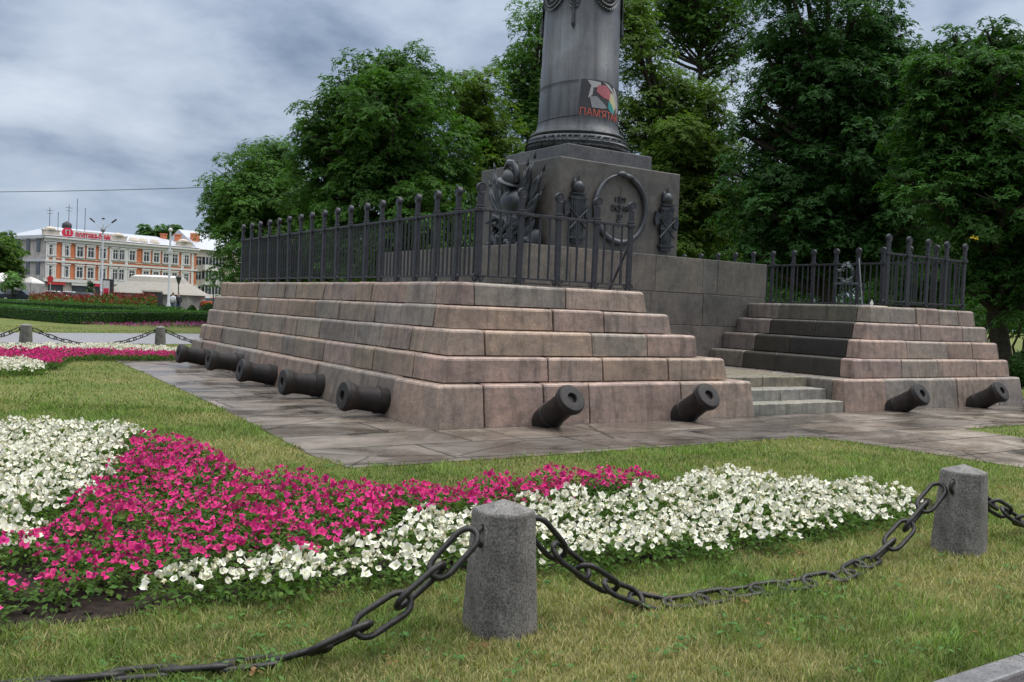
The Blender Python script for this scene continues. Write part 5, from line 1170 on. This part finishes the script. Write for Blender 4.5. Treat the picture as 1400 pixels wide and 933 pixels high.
FB = Facade(60, 150, 266.5, 172); e = empty('brick_building', FB.a, FB.rz); tag(e, 'two storey orange brick building with white trim and shops below', 'building')
ze = FB.uz(150, 334)[1]; zb = FB.uz(150, 362)[1]; zs_ = FB.uz(150, 387)[1]; Lb = FB.L; DP = 14
q = G(); q.box((Lb/2, DP/2, (zs_+ze)/2), (Lb, DP, ze-zs_)); q.build('wall', M['brick'], e)
q = G(); q.box((Lb/2, DP/2+.05, zs_/2), (Lb-.1, DP-.1, zs_)); q.build('shop_floor', M['shop'], e)
for z, h, pr, nm in ((zs_, .5, .4, 'cornice'), (zb, .34, .25, 'belt_course'), (zb+.55, .14, .1, 'belt_course'), (ze-.1, .5, .35, 'cornice'), (ze+.32, .3, .65, 'cornice')):
    q = G(); q.box((Lb/2, -pr/2+.1, z), (Lb+pr, pr+.2, h)); q.build(nm, M['wwhite'] if h > .2 else M['cream'], e)
for x in (64, 73.5, 86, 151, 172.5, 249, 263): # flat white pilasters
    u = FB.uz(x, 360)[0]; q = G(); q.box((u, -.06, (zs_+ze)/2), (.5, .14, ze-zs_-.6)); q.build('pilaster', M['wwhite'], e)
up = [(70.7, 1), (90, 1), (109, 0), (124, 0), (140.5, 0), (157.5, 1), (166.4, 1), (180.6, 0), (200, 0), (213.6, 0), (226.8, 0), (239, 0), (255, 1)]
for x, ar in up:
    u, _ = FB.uz(x, 345); wd = .95 if ar else 1.1
    win(e, u, zb+1.0, ze-.85, wd, bool(ar), mar=.2)
    win(e, u, zs_+.65, zb-.75, wd, True, mar=.2)
for x, w, h in ((70.5, 2.6, .9), (163, 2.8, .9), (253, 3.0, .9)):
    u = FB.uz(x, 330)[0]; q = G(); q.box((u, .3, ze+.5+h/2), (w, .6, h)); q.box((u, .3, ze+.5+h+.1), (w+.3, .75, .2)); q.lathe([(w*.33, 0), (w*.31, .25), (w*.2, .45), (.0, .55)], 14, Matrix.Translation((u, .5, ze+.5+h+.18))); q.build('attic', M['cream'], e)
q = G(); q.add([(-.4, -.5, ze+.6), (Lb+.4, -.5, ze+.6), (Lb+.4, DP+.4, ze+.6), (-.4, DP+.4, ze+.6), (4, DP/2, ze+2.5), (Lb-4, DP/2, ze+2.5)], [(0, 1, 5, 4), (1, 2, 5), (2, 3, 4, 5), (3, 0, 4), (3, 2, 1, 0)]); rf_ = q.build('roof', M['roof'], e)
for x in (186, 199, 215):
    u = FB.uz(x, 328)[0]; q = G(); q.lathe([(.9, 0), (.9, .3), (.6, .8), (0, 1.0)], 12, Matrix.Translation((u, .9, ze+.7))); q.build('dormer', M['cream'], rf_)
for u, y_ in ((Lb-1.5, 4), (Lb-3.2, 6)):
    q = G(); q.box((u, y_, ze+1.9), (.9, .8, 2.2)); q.box((u, y_, ze+3.05), (1.1, 1.0, .2)); q.build('chimney', M['brick'], rf_)
for k, (u, h) in enumerate(((2.0, 4.2), (5.2, 5.0), (6.6, 6.2), (8.0, 4.8), (3.4, 3.6))):
    q = G(); q.bar((u, 3, ze+1.2), (u, 3, ze+1.2+h), .05, 5)
    if k in (0, 1): q.box((u, 3, ze+h+.7), (1.3, .06, .06)); q.box((u, 3, ze+h+.2), (.9, .06, .06))
    q.build('antenna', M['dark'], rf_)
q = G(); q.lathe([(.7, 0), (.8, .3), (.7, .8), (.1, 1.2)], 12, Matrix.Translation((4.9, 3, ze+2.2))); q.build('roof_dome', M['dark'], rf_, smooth=True)
# side wing, old grey plaster, receding on the left
q = G(); q.box((-.06, DP/2+6, ze/2), (.2, DP+12, ze-.1)); wgl = q.build('side_wall', M['oldwall'], e); 
for k in range(6):
    for z in (zs_+1, zb+1.6): 
        q = G(); q.box((-.2, 2+k*3.6, z+.9), (.1, 1.2, 2.1)); q.build('window', M['glass'], wgl)
q = G(); q.box((-.3, DP/2+6, ze+.3), (.7, DP+12, .5)); q.box((-.25, DP/2+6, zb), (.5, DP+12, .4)); q.build('cornice', M['lgrey'], wgl)
for k in range(7):  # shop fronts
    u = 1.8+k*Lb/7; q = G(); q.box((u, -.03, zs_*.42), (2.4, .1, zs_*.72)); s_ = q.build('shop_window', M['glass'], e); q = G(); q.box((u, -.18, zs_*.86), (2.9, .3, .55)); q.build('shop_sign', M[('redp', 'tent2', 'signred', 'yell', 'tent2', 'redp', 'lgrey')[k]], s_)
# roof sign
sg_ = empty('roof_sign', FB.a+Vector((0, 0, ze+.45)), FB.rz); sg_.scale = (1, 1, .85); tag(sg_, 'red lettered sign on a white board along the brick building roof', 'sign'); u0 = FB.uz(84, 325)[0]; u1 = FB.uz(153, 330)[0]
q = G(); q.box(((u0+u1)/2+.9, -.05, .8), (u1-u0-1.8, .08, 1.5)); q.build('board', M['tent2'], sg_)
q = G(); q.lathe([(0, 0), (.95, 0), (.95, .12), (0, .12)], 24, Matrix.Translation((u0+.9, -.1, 1.0)) @ Matrix.Rotation(R(90), 4, 'X')); lg = q.build('logo_disc', M['signred'], sg_)
me = text_mesh('П', 1.3, .04); me.materials.append(M['tent2']); o = link_mesh('lettering', me, lg); o.rotation_euler = (R(90), 0, 0); o.location = (u0+.9, -.27, 1.0)
me = text_mesh('полтава-банк', 1.9, .05, fit=u1-u0-2.6); me.materials.append(M['signred']); o = link_mesh('lettering', me, sg_); o.rotation_euler = (R(90), 0, 0); o.location = ((u0+u1)/2+1.0, -.16, .75)
# apartment block at right
FA = Facade(267.5, 172, 345, 182); a = empty('apartment_block', FA.a+Vector((0, 0, 0))+FA.w*-.3, FA.rz); tag(a, 'pale cream apartment block with white balconies and a light metal roof', 'building')
za = FA.uz(290, 342.5)[1]; q = G(); q.box((FA.L/2+.1, 6, za/2), (FA.L, 12, za)); q.build('wall', M['cream'], a); q = G(); q.add([(-.1, -.6, za), (FA.L+.4, -.6, za), (FA.L+.4, 12.4, za), (-.1, 12.4, za), (-.1, 6, za+3.8), (FA.L+.4, 6, za+3.8)], [(0, 1, 5, 4), (2, 3, 4, 5), (1, 2, 5), (3, 0, 4), (3, 2, 1, 0)]); q.build('roof', M['roof'], a)
for fl in range(4):
    zz = za-2.9-fl*2.75
    for x, w in ((272.5, 1.3), (303, 1.6), (318, 1.5), (332, 1.5)):
        u = FA.uz(x, 360)[0]; win(a, u, zz, zz+1.5, w, False, 'cream', .08, 'wwhite', False)
    u = FA.uz(289, 360)[0]; q = G(); q.box((u, -.6, zz-.45), (3.9, 1.2, 1.1)); bl_ = q.build('balcony', M['wwhite'], a); q = G(); q.box((u, -.55, zz+.85), (3.7, 1.0, 1.35)); q.build('pane', M['glass'], bl_); q = G()
    for k in range(6): q.box((u-1.8+k*.72, -1.08, zz+.85), (.1, .06, 1.35))
    q.build('frame', M['wwhite'], bl_)
q = G(); q.box((1.2, 2.5, za+1.6), (1.4, 1.0, 3.0)); q.build('chimney', M['brick'], a)
